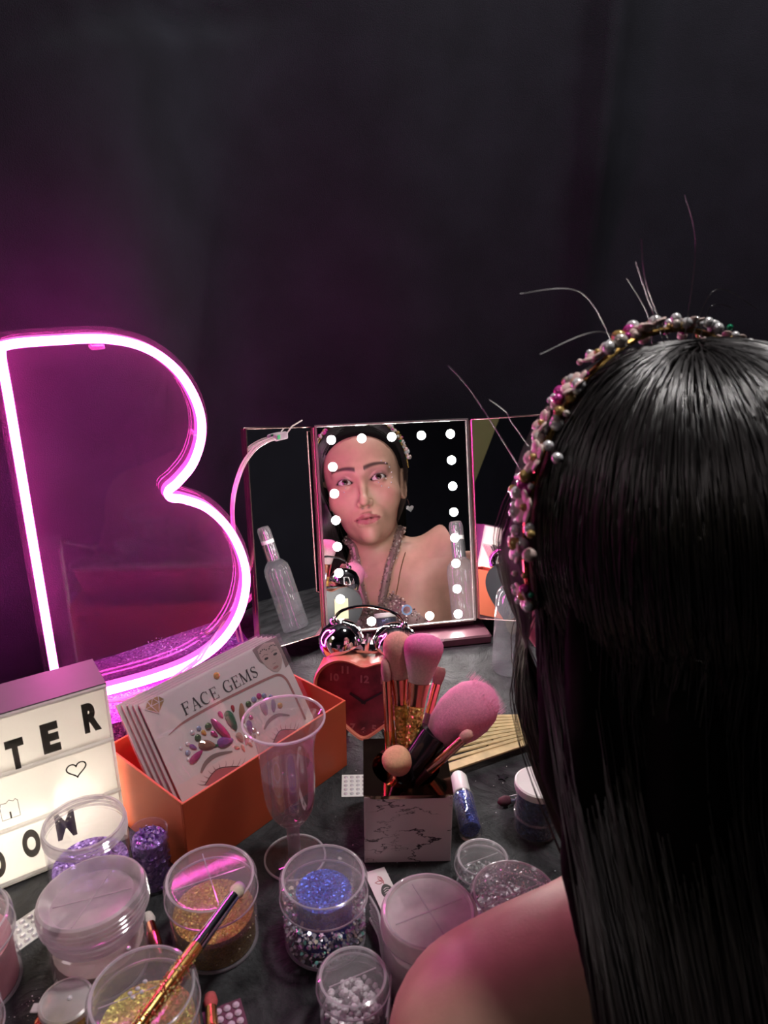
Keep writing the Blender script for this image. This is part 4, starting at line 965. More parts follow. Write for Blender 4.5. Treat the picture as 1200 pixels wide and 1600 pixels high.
# ================================================================== WOODEN FAN
fan = thing('folding_fan', 'pale wooden folding fan lying half open behind the brushes', 'fan', (0.223, 0.668, 0.003))
NS = 20
for i in range(NS):
    a = 180 + 26.5 * i / (NS - 1); guard = i in (0, NS - 1)
    w_ = 0.010 if guard else 0.0033
    st = obj('fan_guard' if guard else 'fan_stick', xf(box(0.193 if guard else 0.190, w_, 0.0022 if guard else 0.0012, 0.0003), RZ(a) @ T(0.094, 0, 0.0005 + (0.0062 if not guard else 0.004) * (0.3 + 0.7 * (i % 2)) ) @ RX(-14 if not guard else 0)), 'wood_pale', fan)
    if i % 2 == 0 or guard:
        for _ in range(7 if guard else 3):
            xq = rnd.uniform(0.05, 0.178)
            obj('printed_mark', xf(box(rnd.uniform(0.002, 0.006), rnd.uniform(0.0008, 0.0018), 0.0004), RZ(a) @ T(xq, rnd.uniform(-0.002, 0.002), (0.0066 if not guard else 0.0052) * 1.0 if guard else 0.0034 + 0.0042 * (i % 2)) @ RZ(rnd.uniform(-40, 40))), 'black_ink', st, smooth=False)
obj('pivot', xf(sphere(0.003), T(0, 0, 0.008)), 'gold_metal', fan)

# ================================================================== SMALL THINGS ON THE TABLE
np_ = thing_m('glitter_tube', 'blue glitter tube with white cap lying by brush pot', 'tube', frame((0.0715, 0.5035, 0.0105), (1, 0.0, 0), (0, 0, 1)) @ RY(3.5))
# local -z points away from the viewer
obj('tube_body', lathe([(0, -0.0015), (0.0085, -0.0015), (0.0098, 0.0), (0.0098, -0.044), (0.0072, -0.047), (0, -0.047)][:3] + [(0.0098, -0.042), (0.0078, -0.0455), (0, -0.0455)], 32), 'glass_thin', np_)
obj('blue_fill', lathe([(0, -0.003), (0.0078, -0.003), (0.0088, -0.005), (0.0088, -0.041), (0, -0.042)], 28), 'blue_glitter', np_)
obj('cap', lathe([(0, -0.044), (0.0078, -0.044), (0.0076, -0.066), (0.0055, -0.0705), (0, -0.072)], 28), 'white_plastic', np_)

def gem_sheet(label, x, y, rz, nx, ny, pitch, size, mat, base='white_plastic'):
    t = thing('gem_sheet', label, 'gem sheet', (x, y, 0.0003), (0, 0, rz), 'adhesive rhinestone sheets')
    obj('backing_sheet', xf(box(nx * pitch + 0.002, ny * pitch + 0.002, 0.0006), T(0, 0, 0)), base, t, smooth=False)
    src = None
    for i in range(nx):
        for j in range(ny):
            m_ = T((i - (nx - 1) / 2) * pitch, (j - (ny - 1) / 2) * pitch, 0.0006)
            if src is None:
                src = obj('rhinestone', xf(gem_shape('round'), S(size, size, size * 1.3)), mat, t, smooth=False); src.matrix_local = m_
            else: inst(src, 'rhinestone', t, m_)
    return t
gem_sheet('small sheet of silver rhinestones between orange box and brush pot', -0.0265, 0.572, 2, 4, 5, 0.0055, 0.0036, 'rhinestone')
gem_sheet('sheet of clear rhinestones left of the milky jar', -0.2555, 0.4215, -38, 4, 8, 0.0058, 0.0044, 'rhinestone')
gem_sheet('sheet of pink tinted rhinestones at the front edge', -0.0985, 0.3435, 24, 4, 6, 0.0058, 0.0048, 'pink_rhinestone', 'rose_dark')

def lying_brush(label, a, b, hmat, fmat, hcol, r=0.0042, name='makeup_brush', glit=None):
    a, b = Vector(a), Vector(b); ax = (b - a).normalized(); L = (b - a).length
    side = ax.cross(Vector((0, 0, 1))).normalized(); fw = ax.cross(side)
    mt = Matrix(((side.x, fw.x, ax.x, a.x), (side.y, fw.y, ax.y, a.y), (side.z, fw.z, ax.z, a.z), (0, 0, 0, 1)))
    t = thing_m(name, label, 'make-up brush', mt, 'loose brushes on the table')
    lf = L - 0.012
    obj('handle', lathe([(0, 0), (r * 0.6, 0), (r * 0.95, 0.01), (r, (L - 0.012) * 0.66), (0, (L - 0.012) * 0.66)], 20), hmat, t)
    obj('ferrule', lathe([(0, lf * 0.66), (r * 1.03, lf * 0.66), (r * 0.95, lf * 0.72), (r * 0.85, lf), (0, lf)], 20), fmat, t)
    V, F = lathe([(r * 0.8, lf), (r * 1.1, lf + 0.004), (r * 0.85, lf + 0.009), (0, L)], 18)
    obj('bristles', (V, F), 'bristle', t, cols=[hcol[0] if v[2] < lf + 0.006 else hcol[1] for v in V], sharp=None)
    if glit:
        rr = random.Random(5); pts = []
        V, F, C = [], [], []
        for k in range(330):
            q, z = rr.uniform(0, 2 * PI), rr.uniform(0.0, lf * 0.6)
            c_ = Vector((math.cos(q), math.sin(q), 0)); p_ = c_ * (r + 0.0002); p_.z = z
            s = 0.0008; e1 = Vector((-c_.y, c_.x, 0)); o = len(V)
            V += [tuple(p_ + e1 * s), tuple(p_ + Vector((0, 0, s))), tuple(p_ - e1 * s), tuple(p_ - Vector((0, 0, s))), tuple(p_ + c_ * 0.0007)]
            F += [(o + i, o + (i + 1) % 4, o + 4) for i in range(4)]; C += [rr.choice(glit)] * 5
        st = obj('studs', (V, F), 'gem', t, smooth=False, cols=C); st['kind'] = 'stuff'
    return t
lying_brush('gold and red glitter brush laid across two glitter jars', (-0.1430, 0.2700, 0.0705), (-0.0945, 0.3985, 0.0645), 'gold_metal', 'chrome', ((0.6, 0.52, 0.4), (0.3, 0.15, 0.33)), 0.0046, glit=[(0.8, 0.15, 0.1), (0.9, 0.7, 0.25), (0.7, 0.1, 0.1), (0.95, 0.8, 0.4)])
lying_brush('red handled brush lying beneath the tiny tab pot', (-0.2175, 0.336, 0.0048), (-0.2140, 0.4000 - 0.012, 0.0048), 'red_glitter', 'white_plastic', ((0.7, 0.65, 0.6), (0.7, 0.6, 0.6)), 0.0042)
lying_brush('copper flat brush peeking out behind the milky jar', (-0.1545, 0.3935, 0.0045), (-0.1745, 0.430, 0.0045), 'copper', 'copper', ((0.6, 0.55, 0.5), (0.68, 0.63, 0.58)), 0.0042)
lying_brush('red glitter brush tip between yellow jar and gem sheet', (-0.1010, 0.316, 0.0045), (-0.1145, 0.3675, 0.0045), 'red_glitter', 'gold_metal', ((0.5, 0.1, 0.1), (0.4, 0.1, 0.1)), 0.0042, glit=[(0.8, 0.1, 0.05), (0.9, 0.4, 0.1)])
lying_brush('dark flat brush lying against the blue pot', (0.170, 0.566, 0.0048), (0.0990, 0.5450, 0.0048), 'black_gloss', 'chrome', ((0.08, 0.03, 0.04), (0.1, 0.04, 0.05)), 0.0042)

# paper tag with a leaf-and-nut emblem, and a strip of brush netting
tg = thing('paper_tag', 'pale paper tag with dark nut emblem beside frosted jar', 'tag', (0.0075, 0.4335, 0.0006), (0, 0, 21))
obj('paper', xf(box(0.017, 0.085, 0.0005), T(0, 0, 0)), 'white_card', tg, smooth=False)
obj('nut_emblem', xf(prism([(0.0042 * math.cos(t) * (1.15 - 0.25 * math.sin(t)), 0.0068 * math.sin(t)) for t in [2 * PI * i / 24 for i in range(24)]], 0.0002), T(0.0022, 0.0195, 0.0005)), 'leaf_ink', tg, smooth=False)
for k in range(4):
    obj('emblem_line', ribbon([(-0.0008 + 0.0002 * k, 0.0155 + 0.002 * k), (0.0025, 0.0167 + 0.002 * k), (0.0052 - 0.0003 * k, 0.0155 + 0.002 * k)], 0.0005, 0.0002), 'white_card', tg).location = (0, 0, 0.00075)
lf_ = lambda cx, cy, a, s: [(cx + s * (math.cos(a) * t - math.sin(a) * q), cy + s * (math.sin(a) * t + math.cos(a) * q)) for t, q in [(0, 0), (0.3, 0.22), (0.6, 0.24), (1, 0), (0.6, -0.24), (0.3, -0.22)]]
obj('emblem_leaf', ribbon(lf_(0.002, 0.0285, 2.9, 0.006), 0.0005, 0.0002, True), 'red_ink', tg).location = (0, 0, 0.0005)
obj('emblem_leaf', ribbon(lf_(0.002, 0.0300, 1.9, 0.0055), 0.0005, 0.0002, True), 'red_ink', tg).location = (0, 0, 0.0005)
obj('emblem_stem', ribbon([(0.002, 0.026), (0.0028, 0.0295), (0.001, 0.0335)], 0.0005, 0.0002), 'red_ink', tg).location = (0, 0, 0.0005)
nt_ = thing('net_strip', 'curved strip of pale netting between the rainbow and frosted jars', 'net', (0, 0, 0))
bow = bez([(-0.0105, 0.4265, 0.0), (-0.004, 0.412, 0), (-0.0015, 0.397, 0), (0.0035, 0.380, 0), (0.0045, 0.367, 0), (0.0035, 0.350, 0), (0.0015, 0.335, 0)], 6)
segs = []
for i in range(len(bow) - 3):
    for dz in (0.003, 0.0095, 0.016):
        segs.append(tube([bow[i] + Vector((0, 0, dz)), bow[i + 3] + Vector((0, 0, dz + 0.0065))], 0.00035, 4)); segs.append(tube([bow[i] + Vector((0, 0, dz + 0.0065)), bow[i + 3] + Vector((0, 0, dz))], 0.00035, 4))
obj('net_threads', join(*segs), 'mesh_net', nt_)
for dz in (0.0018, 0.0235):
    obj('net_edge', tube([p + Vector((0, 0, dz)) for p in bow], 0.0008, 6), 'mesh_net', nt_)

# loose rhinestones lying on the lids, and a dark glitter star on the table
def stone(label, x, y, z, s, rot=0, mat='rhinestone'):
    vf = xf(gem_shape('round'), S(s, s, s * 1.3)); o = obj('loose_rhinestone', vf, mat, smooth=False, loc=(x, y, z), rot=(0, 0, rot))
    return tag(o, label, 'rhinestone', 'loose rhinestones on the lids')
stone('single rhinestone on the frosted tab lid', -0.1945, 0.3440, 0.0285, 0.0032)
stone('single rhinestone on the rim of the yellow jar lid', -0.1570, 0.3520, 0.0606, 0.0028)
for k, (dx, dy, wd) in enumerate(((0, 0, 'lowest left'), (0.0035, 0.003, 'middle'), (0.0065, 0.0075, 'topmost'), (0.0065, 0.001, 'rightmost'), (0.0025, -0.0025, 'frontmost'))):
    stone('%s stone of the five clustered on the yellow jar lid' % wd, -0.1475 + dx, 0.3235 + dy, 0.0586, 0.0028, k)
sp = [(0.5 * (1.0 if i % 2 == 0 else 0.45) * math.cos(2 * PI * i / 10), 0.5 * (1.0 if i % 2 == 0 else 0.45) * math.sin(2 * PI * i / 10)) for i in range(10)]
tag(obj('glitter_star', prism([(x * 0.011, y * 0.011) for x, y in sp], 0.0008), 'black_gloss', smooth=False, loc=(0.1095, 0.583, 0.0006)), 'tiny black star confetti on the table near the fan', 'confetti')
v, f, c = scatter_flakes([(rnd.uniform(-0.05, 0.17), rnd.uniform(0.44, 0.70), 0.0012) for _ in range(110)] + [(-0.235 + 0.012 * rnd.gauss(0, 0.35) + 0.03 * q, 0.352 + 0.05 * q, 0.0012) for q in [rnd.random() for _ in range(46)]], 0.00045, WHITE, 0.6)
o = obj('spilled_glitter', (v, f), 'flake', smooth=False, cols=c); tag(o, 'fine silver glitter specks spilled on the black table', 'glitter', kind='stuff')

# ================================================================== THE PERSON (seen from behind; her face shows in the mirror)
HC = np.array([0.161, 0.386, 0.296])          # head centre, between the ears at eye height
yaw, pit, rol = math.radians(24), math.radians(-4), math.radians(-4)
HR = (Matrix.Rotation(yaw, 3, 'Z') @ Matrix.Rotation(pit, 3, 'X') @ Matrix.Rotation(rol, 3, 'Y'))
HRn = np.array(HR)                             # local (x her right, y forward, z up) -> world
def h2w(p): return HRn @ np.asarray(p, float) + HC
f4 = np.float32
def smin(a, b, k):
    h = np.clip(0.5 + 0.5 * (b - a) / k, 0, 1); return b + (a - b) * h - k * h * (1 - h)
def smax(a, b, k): return -smin(-a, -b, k)
def ell(P, c, r):
    q = P - np.array(c, f4); r = np.array(r, f4)
    k0 = np.sqrt(((q / r) ** 2).sum(-1)); k1 = np.sqrt(((q / (r * r)) ** 2).sum(-1)) + 1e-9
    return k0 * (k0 - 1) / k1
def sph(P, c, r): return np.sqrt(((P - np.array(c, f4)) ** 2).sum(-1)) - r
def cap(P, a, b, ra, rb):
    a = np.array(a, f4); b = np.array(b, f4); ab = b - a
    t = np.clip(((P - a) @ ab) / (ab @ ab), 0, 1)
    return np.sqrt(((P - a - t[..., None] * ab) ** 2).sum(-1)) - (ra + (rb - ra) * t)
EYE = (0.0305, 0.0705, 0.0)
def almond(L, s):
    q = L - np.array((s * EYE[0], 0.09, -0.0006), f4)
    x = q[..., 0] * s; z = q[..., 2] - 0.10 * x
    return np.maximum(np.abs(x) - 0.0148, np.where(z > 0, z - 0.0074 * (1 - (x / 0.0152) ** 2), -z - 0.0046 * (1 - (x / 0.0152) ** 2)))
def head_sdf(L):
    d = ell(L, (0, -0.014, 0.030), (0.0725, 0.092, 0.086))
    d = smin(d, ell(L, (0, 0.026, 0.045), (0.062, 0.055, 0.058)), 0.03)
    d = smin(d, ell(L, (0, 0.022, -0.028), (0.0585, 0.062, 0.078)), 0.03)
    d = smin(d, ell(L, (0, 0.034, -0.072), (0.039, 0.046, 0.036)), 0.025)
    d = smin(d, sph(L, (0, 0.071, -0.101), 0.0125), 0.022)
    for s in (-1, 1):
        d = smin(d, sph(L, (s * 0.041, 0.052, -0.030), 0.022), 0.025)
        d = smin(d, cap(L, (s * 0.010, 0.080, 0.019), (s * 0.043, 0.068, 0.020), 0.006, 0.005), 0.016)
    for s in (-1, 1):
        d = smax(d, -ell(L, (s * 0.031, 0.093, 0.001), (0.019, 0.017, 0.0115)), 0.012)
    # nose
    n = cap(L, (0, 0.080, 0.006), (0, 0.098, -0.034), 0.0055, 0.0068)
    n = smin(n, sph(L, (0, 0.0995, -0.0405), 0.0088), 0.006)
    for s in (-1, 1): n = smin(n, sph(L, (s * 0.0094, 0.0915, -0.0432), 0.0060), 0.005)
    d = smin(d, n, 0.009)
    for s in (-1, 1): d = smax(d, -sph(L, (s * 0.0058, 0.0975, -0.0515), 0.0034), 0.002)
    # mouth
    d = smin(d, ell(L, (0, 0.070, -0.069), (0.027, 0.020, 0.019)), 0.014)
    for s in (-1, 1):
        d = smin(d, cap(L, (s * 0.0245, 0.0775, -0.0700), (s * 0.004, 0.0915, -0.0652), 0.0025, 0.0054), 0.004)
    d = smin(d, cap(L, (-0.013, 0.0845, -0.0760), (0.013, 0.0850, -0.0765), 0.0054, 0.0054), 0.005)
    d = smin(d, sph(L, (0, 0.0875, -0.0765), 0.0050), 0.006)
    d = smax(d, -cap(L, (-0.021, 0.0855, -0.0707), (0.021, 0.0855, -0.0707), 0.0009, 0.0009) if False else d, 0.001)
    q = L - np.array((0, 0.0935, -0.0706 ), f4)
    groove = np.maximum(np.abs(q[..., 2] + 0.6 * 0.0012 * np.cos(q[..., 0] * 260)) - 0.0006, np.maximum(np.abs(q[..., 0]) - 0.021, np.abs(q[..., 1]) - 0.0125))
    d = smax(d, -groove, 0.0015)
    # eyes: lids around the eyeball
    for s in (-1, 1):
        e = (s * EYE[0], EYE[1], EYE[2])
        d = smin(d, sph(L, e, 0.0136), 0.004)
        op = np.maximum(almond(L, s), 0.066 - L[..., 1])
        d = smax(d, -np.maximum(op, -(sph(L, e, 0.0114))), 0.0012)
    # ears
    for s in (-1, 1):
        ea = cap(L, (s * 0.0735, -0.010, 0.010), (s * 0.070, 0.002, -0.030), 0.0125, 0.0075)
        ea = np.maximum(ea, np.abs((L[..., 0] * s - 0.0735) - 0.6 * (-(L[..., 1] + 0.006))) - 0.0055)
        ea = smax(ea, -cap(L, (s * 0.081, -0.009, 0.009), (s * 0.079, -0.002, -0.014), 0.0078, 0.0045), 0.003)
        d = smin(d, ea, 0.006)
    return d
SL = np.array([0.058, 0.288, 0.064]); SR = np.array([0.312, 0.425, 0.158])
NB = (SL + SR) / 2 + np.array([0.012, -0.022, 0.012])
FWT = np.array([-0.47, 0.86, -0.15]); FWT /= np.linalg.norm(FWT)          # chest forward
SAX = (SR - SL) / np.linalg.norm(SR - SL)
CH1 = (SL + SR) / 2 + np.array([0.02, -0.055, -0.10]); WA = CH1 + np.array([0.055, -0.155, -0.19]); HI = WA + np.array([0.02, -0.06, -0.13])
ELL = np.array([0.010, 0.205, -0.155]); ELR = np.array([0.385, 0.405, -0.105])
WRL = np.array([0.10, 0.20, -0.36]); WRR = np.array([0.32, 0.235, -0.33])
def body_sdf(Pw):
    hb = h2w((0, -0.022, -0.055)); 
    d = cap(Pw, hb, NB, 0.048, 0.052)
    for S_ in (SL, SR):
        d = smin(d, cap(Pw, NB + np.array([0, 0, -0.005]), S_ + np.array([0, 0, 0.004]), 0.044, 0.044), 0.05)
        d = smin(d, sph(Pw, S_, 0.050), 0.03)
    for k in (-1, 1):
        a = CH1 + SAX * 0.075 * k
        d = smin(d, cap(Pw, (SL + SR) / 2 + SAX * 0.085 * k + np.array([0, -.01, -.035]), a, 0.062, 0.085), 0.05)
        d = smin(d, cap(Pw, a, WA + np.array([0.062 * k, 0.03 * k, 0]), 0.085, 0.078), 0.05)
        d = smin(d, cap(Pw, WA + np.array([0.055 * k, 0.03 * k, 0]), HI + np.array([0.075 * k, 0.04 * k, 0]), 0.08, 0.1), 0.05)
        br = CH1 + SAX * 0.072 * k + FWT * 0.056 + np.array([0, 0, 0.012])
        d = smin(d, sph(Pw, br, 0.044), 0.045)
    # collar bones
    for S_ in (SL, SR):
        d = smin(d, cap(Pw, NB + FWT * 0.052 + np.array([0, 0, -0.035]), S_ + FWT * 0.030 + np.array([0, 0, 0.018]), 0.008, 0.010), 0.02)
    # arms: taper from shoulder to wrist, hands folded in the lap
    for S_, E_, W_ in ((SL, ELL, WRL), (SR, ELR, WRR)):
        d = smin(d, cap(Pw, S_, S_ * 0.45 + E_ * 0.55, 0.046, 0.043), 0.02)
        d = smin(d, cap(Pw, S_ * 0.5 + E_ * 0.5, E_, 0.043, 0.036), 0.015)
        d = smin(d, cap(Pw, E_, W_, 0.037, 0.024), 0.015)
        hd = W_ + (W_ - E_) / np.linalg.norm(W_ - E_) * 0.07
        d = smin(d, cap(Pw, W_, hd, 0.022, 0.03), 0.02)
        for j in range(4):
            o_ = np.array([0.018 * (j - 1.5), 0.006 * (j - 1.5), 0])
            d = smin(d, cap(Pw, hd + o_, hd + o_ * 1.1 + np.array([0.0, 0.05, -0.03 - 0.006 * (1.5 - abs(j - 1.5))]), 0.0095, 0.0075), 0.006)
        d = smin(d, cap(Pw, W_ * 0.5 + hd * 0.5, hd + np.array([0.045, 0.03, 0.0]), 0.011, 0.0085), 0.008)
    # thighs to the knees under the table, shins
    for k in (-1, 1):
        kn = HI + np.array([0.085 * k - 0.10, 0.36, 0.0])
        d = smin(d, cap(Pw, HI + np.array([0.08 * k, 0.03 * k, -0.01]), kn, 0.085, 0.06), 0.05)
        an = kn + np.array([0.0, 0.03, -0.30])
        d = smin(d, cap(Pw, kn, an, 0.056, 0.036), 0.03)
    return d
def person_sdf(Pw, want_head=True):
    d = body_sdf(Pw)
    if want_head:
        L = (Pw - HC.astype(f4)) @ HRn.astype(f4)
        d = smin(d, head_sdf(L), 0.012)
    return d
def surface_nets(fn, lo, hi, h):
    lo = np.array(lo, float); n = np.ceil((np.array(hi) - lo) / h).astype(int) + 1
    B = 12
    Fv = np.empty(n, f4)
    nb = [range(0, n[i], B) for i in range(3)]
    cen = np.array([[(lo[0] + (a + B / 2) * h), (lo[1] + (b + B / 2) * h), (lo[2] + (c + B / 2) * h)] for a in nb[0] for b in nb[1] for c in nb[2]], f4)
    dc = fn(cen); R_ = B * h * 0.5 * 1.7321 * 1.7 + 0.004; q = 0
    for a in nb[0]:
        for b in nb[1]:
            for c in nb[2]:
                s = (slice(a, min(a + B, n[0])), slice(b, min(b + B, n[1])), slice(c, min(c + B, n[2])))
                if abs(dc[q]) > R_: Fv[s] = dc[q]
                else:
                    g = np.stack(np.meshgrid(*[lo[i] + np.arange(s[i].start, s[i].stop) * h for i in range(3)], indexing='ij'), -1).astype(f4)
                    Fv[s] = fn(g)
                q += 1
    S_ = Fv < 0
    cs = np.zeros(n - 1, np.int8)
    for dx in (0, 1):
        for dy in (0, 1):
            for dz in (0, 1): cs += S_[dx:n[0] - 1 + dx, dy:n[1] - 1 + dy, dz:n[2] - 1 + dz]
    idx = np.argwhere((cs > 0) & (cs < 8)); m = len(idx)
    cid = -np.ones(n - 1, np.int64); cid[tuple(idx.T)] = np.arange(m)
    acc = np.zeros((m, 3)); cnt = np.zeros(m)
    cor = [(x, y, z) for x in (0, 1) for y in (0, 1) for z in (0, 1)]
    val = {c: Fv[idx[:, 0] + c[0], idx[:, 1] + c[1], idx[:, 2] + c[2]] for c in cor}
    for c in cor:
        for ax in range(3):
            if c[ax]: continue
            e = list(c); e[ax] = 1; e = tuple(e)
            a, b = val[c], val[e]; k = (a < 0) != (b < 0)
            t = np.where(k, a / np.where(k, a - b, 1), 0)
            p = np.tile(np.array(c, float), (m, 1)); p[:, ax] += t
            acc[k] += p[k]; cnt[k] += 1
    V = lo + (idx + acc / cnt[:, None]) * h
    Q = []
    for ax in range(3):
        o1, o2 = [(1, 2), (2, 0), (0, 1)][ax]
        sl0 = [slice(None)] * 3; sl1 = [slice(None)] * 3
        sl0[ax] = slice(0, n[ax] - 1); sl1[ax] = slice(1, n[ax])
        for o in (o1, o2):
            sl0[o] = slice(1, n[o] - 1); sl1[o] = slice(1, n[o] - 1)
        A, Bv = S_[tuple(sl0)], S_[tuple(sl1)]
        e = np.argwhere(A != Bv)
        if not len(e): continue
        pos = A[tuple(e.T)]
        e = e.copy(); e[:, o1] += 1; e[:, o2] += 1
        def cell(d1, d2):
            x = e.copy(); x[:, o1] += d1; x[:, o2] += d2; return cid[tuple(x.T)]
        quad = np.stack([cell(-1, -1), cell(0, -1), cell(0, 0), cell(-1, 0)], 1)
        quad[~pos] = quad[~pos][:, ::-1]
        Q.append(quad)
    Q = np.concatenate(Q); Q = Q[(Q >= 0).all(1)]
    return V, Q
head_lo = HC + np.array([-0.125, -0.125, -0.150]); head_hi = HC + np.array([0.125, 0.135, 0.135])
Vh, Fh = surface_nets(person_sdf, head_lo, head_hi, 0.0019)
def below(Pw): return np.maximum(person_sdf(Pw), Pw[..., 2] - f4(head_lo[2] + 0.006))
Vb, Fb = surface_nets(below, (-0.08, -0.35, -1.0 + 0.22), (0.56, 0.60, head_lo[2] + 0.02), 0.0062)
Vp = np.concatenate([Vh, Vb]); Fp = np.concatenate([Fh, Fb + len(Vh)])
# colours on skin: lips, brows, lids, cheeks
Lp = (Vp - HC) @ HRn
col = np.tile(np.array([0.55, 0.32, 0.235]), (len(Vp), 1))
def blend(mask, c):
    global col
    mask = np.clip(mask, 0, 1)[:, None]; col = col * (1 - mask) + np.array(c) * mask
x, y, z = Lp.T
front = y > 0.03
def g(v, s): return np.exp(-(v / s) ** 2)
for s in (-1, 1):
    blend(0.45 * front * g(x - s * 0.044, 0.018) * g(z + 0.030, 0.016), (0.58, 0.22, 0.2))
    lid = np.exp(-((x - s * 0.032) / 0.021) ** 4) * np.exp(-((z - 0.0085) / 0.010) ** 4) * front
    blend(0.55 * lid, (0.42, 0.17, 0.2))
    am = almond(Lp.astype(f4), s)
    blend(front * np.exp(-np.clip(am, 0, 1) / 0.0016) * (y > 0.06) * (1.0 * (z > -0.002) + 0.45 * (z <= -0.002)), (0.03, 0.015, 0.018))
    xb = (x * s - 0.030) / 0.021
    zb = 0.0225 + 0.0035 * (1 - (xb - 0.25) ** 2) - 0.0012
    blend(front * 0.95 * (np.abs(xb) < 1.05) * np.exp(-((z - zb) / (0.0034 - 0.0012 * xb)) ** 4), (0.045, 0.025, 0.022))
zm = -0.0706
ul = (np.abs(x) < 0.0250) & (z > zm - 0.0004) & (z < zm + 0.0088 * (1 - (np.abs(x) / 0.026) ** 1.6) - 0.0014 * g(x, 0.004)) & (y > 0.06)
ll = (np.abs(x) < 0.0240) & (z <= zm) & (z > zm - 0.0105 * (1 - (x / 0.025) ** 2)) & (y > 0.06)
blend((ul | ll) * 0.9, (0.40, 0.115, 0.125))
blend(front * (np.abs(x) < 0.0215) * g(z - zm, 0.0010) * (y > 0.07), (0.12, 0.03, 0.035))  # shade of the lip parting, painted as a dark line
for s in (-1, 1): blend(1.0 * g(x - s * 0.0058, 0.0028) * g(z + 0.0512, 0.002) * (y > 0.085), (0.1, 0.04, 0.035))  # nostril shade painted into the skin colour
# scalp under the hair
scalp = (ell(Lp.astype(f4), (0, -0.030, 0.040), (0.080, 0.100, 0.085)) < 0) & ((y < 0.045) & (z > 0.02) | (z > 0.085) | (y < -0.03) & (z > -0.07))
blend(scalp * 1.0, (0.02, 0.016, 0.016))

pr = thing('person', 'seated person seen from behind with long dark hair and bare shoulder', 'person', tuple(float(v) for v in (HI[0], HI[1], -0.75)))
PI_M = pr.matrix_basis.inverted()
def pobj(name, vf, mat, parent=pr, **k):
    V, F = vf
    base = Vector(pr.location)
    return obj(name, ([(v[0] - base.x, v[1] - base.y, v[2] - base.z) for v in V], F), mat, parent, **k)
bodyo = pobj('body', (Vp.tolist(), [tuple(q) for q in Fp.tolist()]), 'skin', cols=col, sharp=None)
# eyeballs with iris and pupil, looking at the lens through the mirror
for s in (-1, 1):
    V, F = sphere(0.0118, 40, 32); V = np.array(V)
    V = V @ np.array(Matrix.Rotation(math.radians(-90), 3, 'X')).T      # pole forward (+y)
    gd = np.array([0.10, 0.99, 0.10]); gd /= np.linalg.norm(gd)
    a = np.arccos(np.clip((V / 0.0118) @ gd, -1, 1)) * 0.0118
    cc = np.tile(np.array([0.62, 0.56, 0.54]), (len(V), 1)); cc[a < 0.0059] = (0.05, 0.025, 0.015); cc[a < 0.0026] = (0.005, 0.004, 0.004)
    Wv = np.array([h2w(v + np.array([s * EYE[0], EYE[1], EYE[2]])) for v in V])
    pobj('eyeball', (Wv.tolist(), F), 'eye', cols=cc, sharp=None)

# ---- hair: a solid under-volume and several thousand strands
rg = np.random.default_rng(5)
NST, NP = 10500, 26
def strand_paths(n, lift0, spread):
    az = rg.uniform(-PI, PI, n)                      # 0 = back, +-pi = front; negative = her left
    el = np.arcsin(rg.uniform(-0.35, 1.0, n))
    d0 = np.stack([np.sin(az) * np.cos(el), -np.cos(az) * np.cos(el), np.sin(el)], 1)
    # hairline: no roots on the face or round the ears
    keep = (d0[:, 1] < 0.10 + 0.80 * np.clip(d0[:, 2], 0, 1)) & ~((d0[:, 1] > -0.25) & (d0[:, 2] < 0.10))
    az, el, d0 = az[keep], el[keep], d0[keep]; n = len(az)
    rad = np.array([0.0735, 0.093, 0.0885]); cen = np.array([0, -0.011, 0.032])
    left = d0[:, 0] < 0.0
    # where a strand leaves the head (ring low on the skull); right side is tucked behind the ear
    a_end = np.where(left, az * 0.84, az * 0.60)
    a_end = np.clip(a_end, -1.72, 1.40)
    e_end = -0.45 + 0.1 * rg.standard_normal(n)
    d1 = np.stack([np.sin(a_end) * np.cos(e_end), -np.cos(a_end) * np.cos(e_end), np.sin(e_end)], 1)
    lift = lift0 * rg.uniform(0.55, 1.1, n)
    P = []
    nh = 13
    om = np.arccos(np.clip((d0 * d1).sum(1), -1, 1)) + 1e-4
    for k in range(nh):
        t = k / (nh - 1)
        d = (np.sin((1 - t) * om)[:, None] * d0 + np.sin(t * om)[:, None] * d1) / np.sin(om)[:, None]
        d /= np.linalg.norm(d, axis=1)[:, None]
        P.append(cen + d * (rad + (lift * (0.6 + 0.4 * min(1, t * 4)) + 0.003 * t * left)[:, None]))
    Hw = np.stack(P, 1) @ HRn.T + HC
    last = Hw[:, -1]; m = NP - nh
    u = rg.standard_normal(n); v = rg.random(n); ph = rg.uniform(0, 6.28, n)
    xoff = last[:, 0] - HC[0]
    tail = []
    for k in range(1, m + 1):
        t = k / m
        zz = last[:, 2] - 0.42 * t
        xx = HC[0] + xoff * (1.0 - 0.36 * t) + 0.034 * t * t + 0.010 * u * t * spread + 0.0025 * np.sin(7 * t + ph)
        back = 0.292 - np.clip(0.27 - zz, 0, 1) * 0.60 - 0.030 * v * spread - 0.1 * np.clip(xx - 0.2, -.1, .1) * 0
        w_ = np.clip(t * 0.42 / 0.13, 0, 1); w_ = w_ * w_ * (3 - 2 * w_)
        yy = last[:, 1] * (1 - w_) + np.minimum(last[:, 1], back) * w_ + 0.003 * np.sin(5 * t + ph * 2)
        tail.append(np.stack([xx, yy, zz], 1))
    return np.concatenate([Hw, np.stack(tail, 1)], 1)
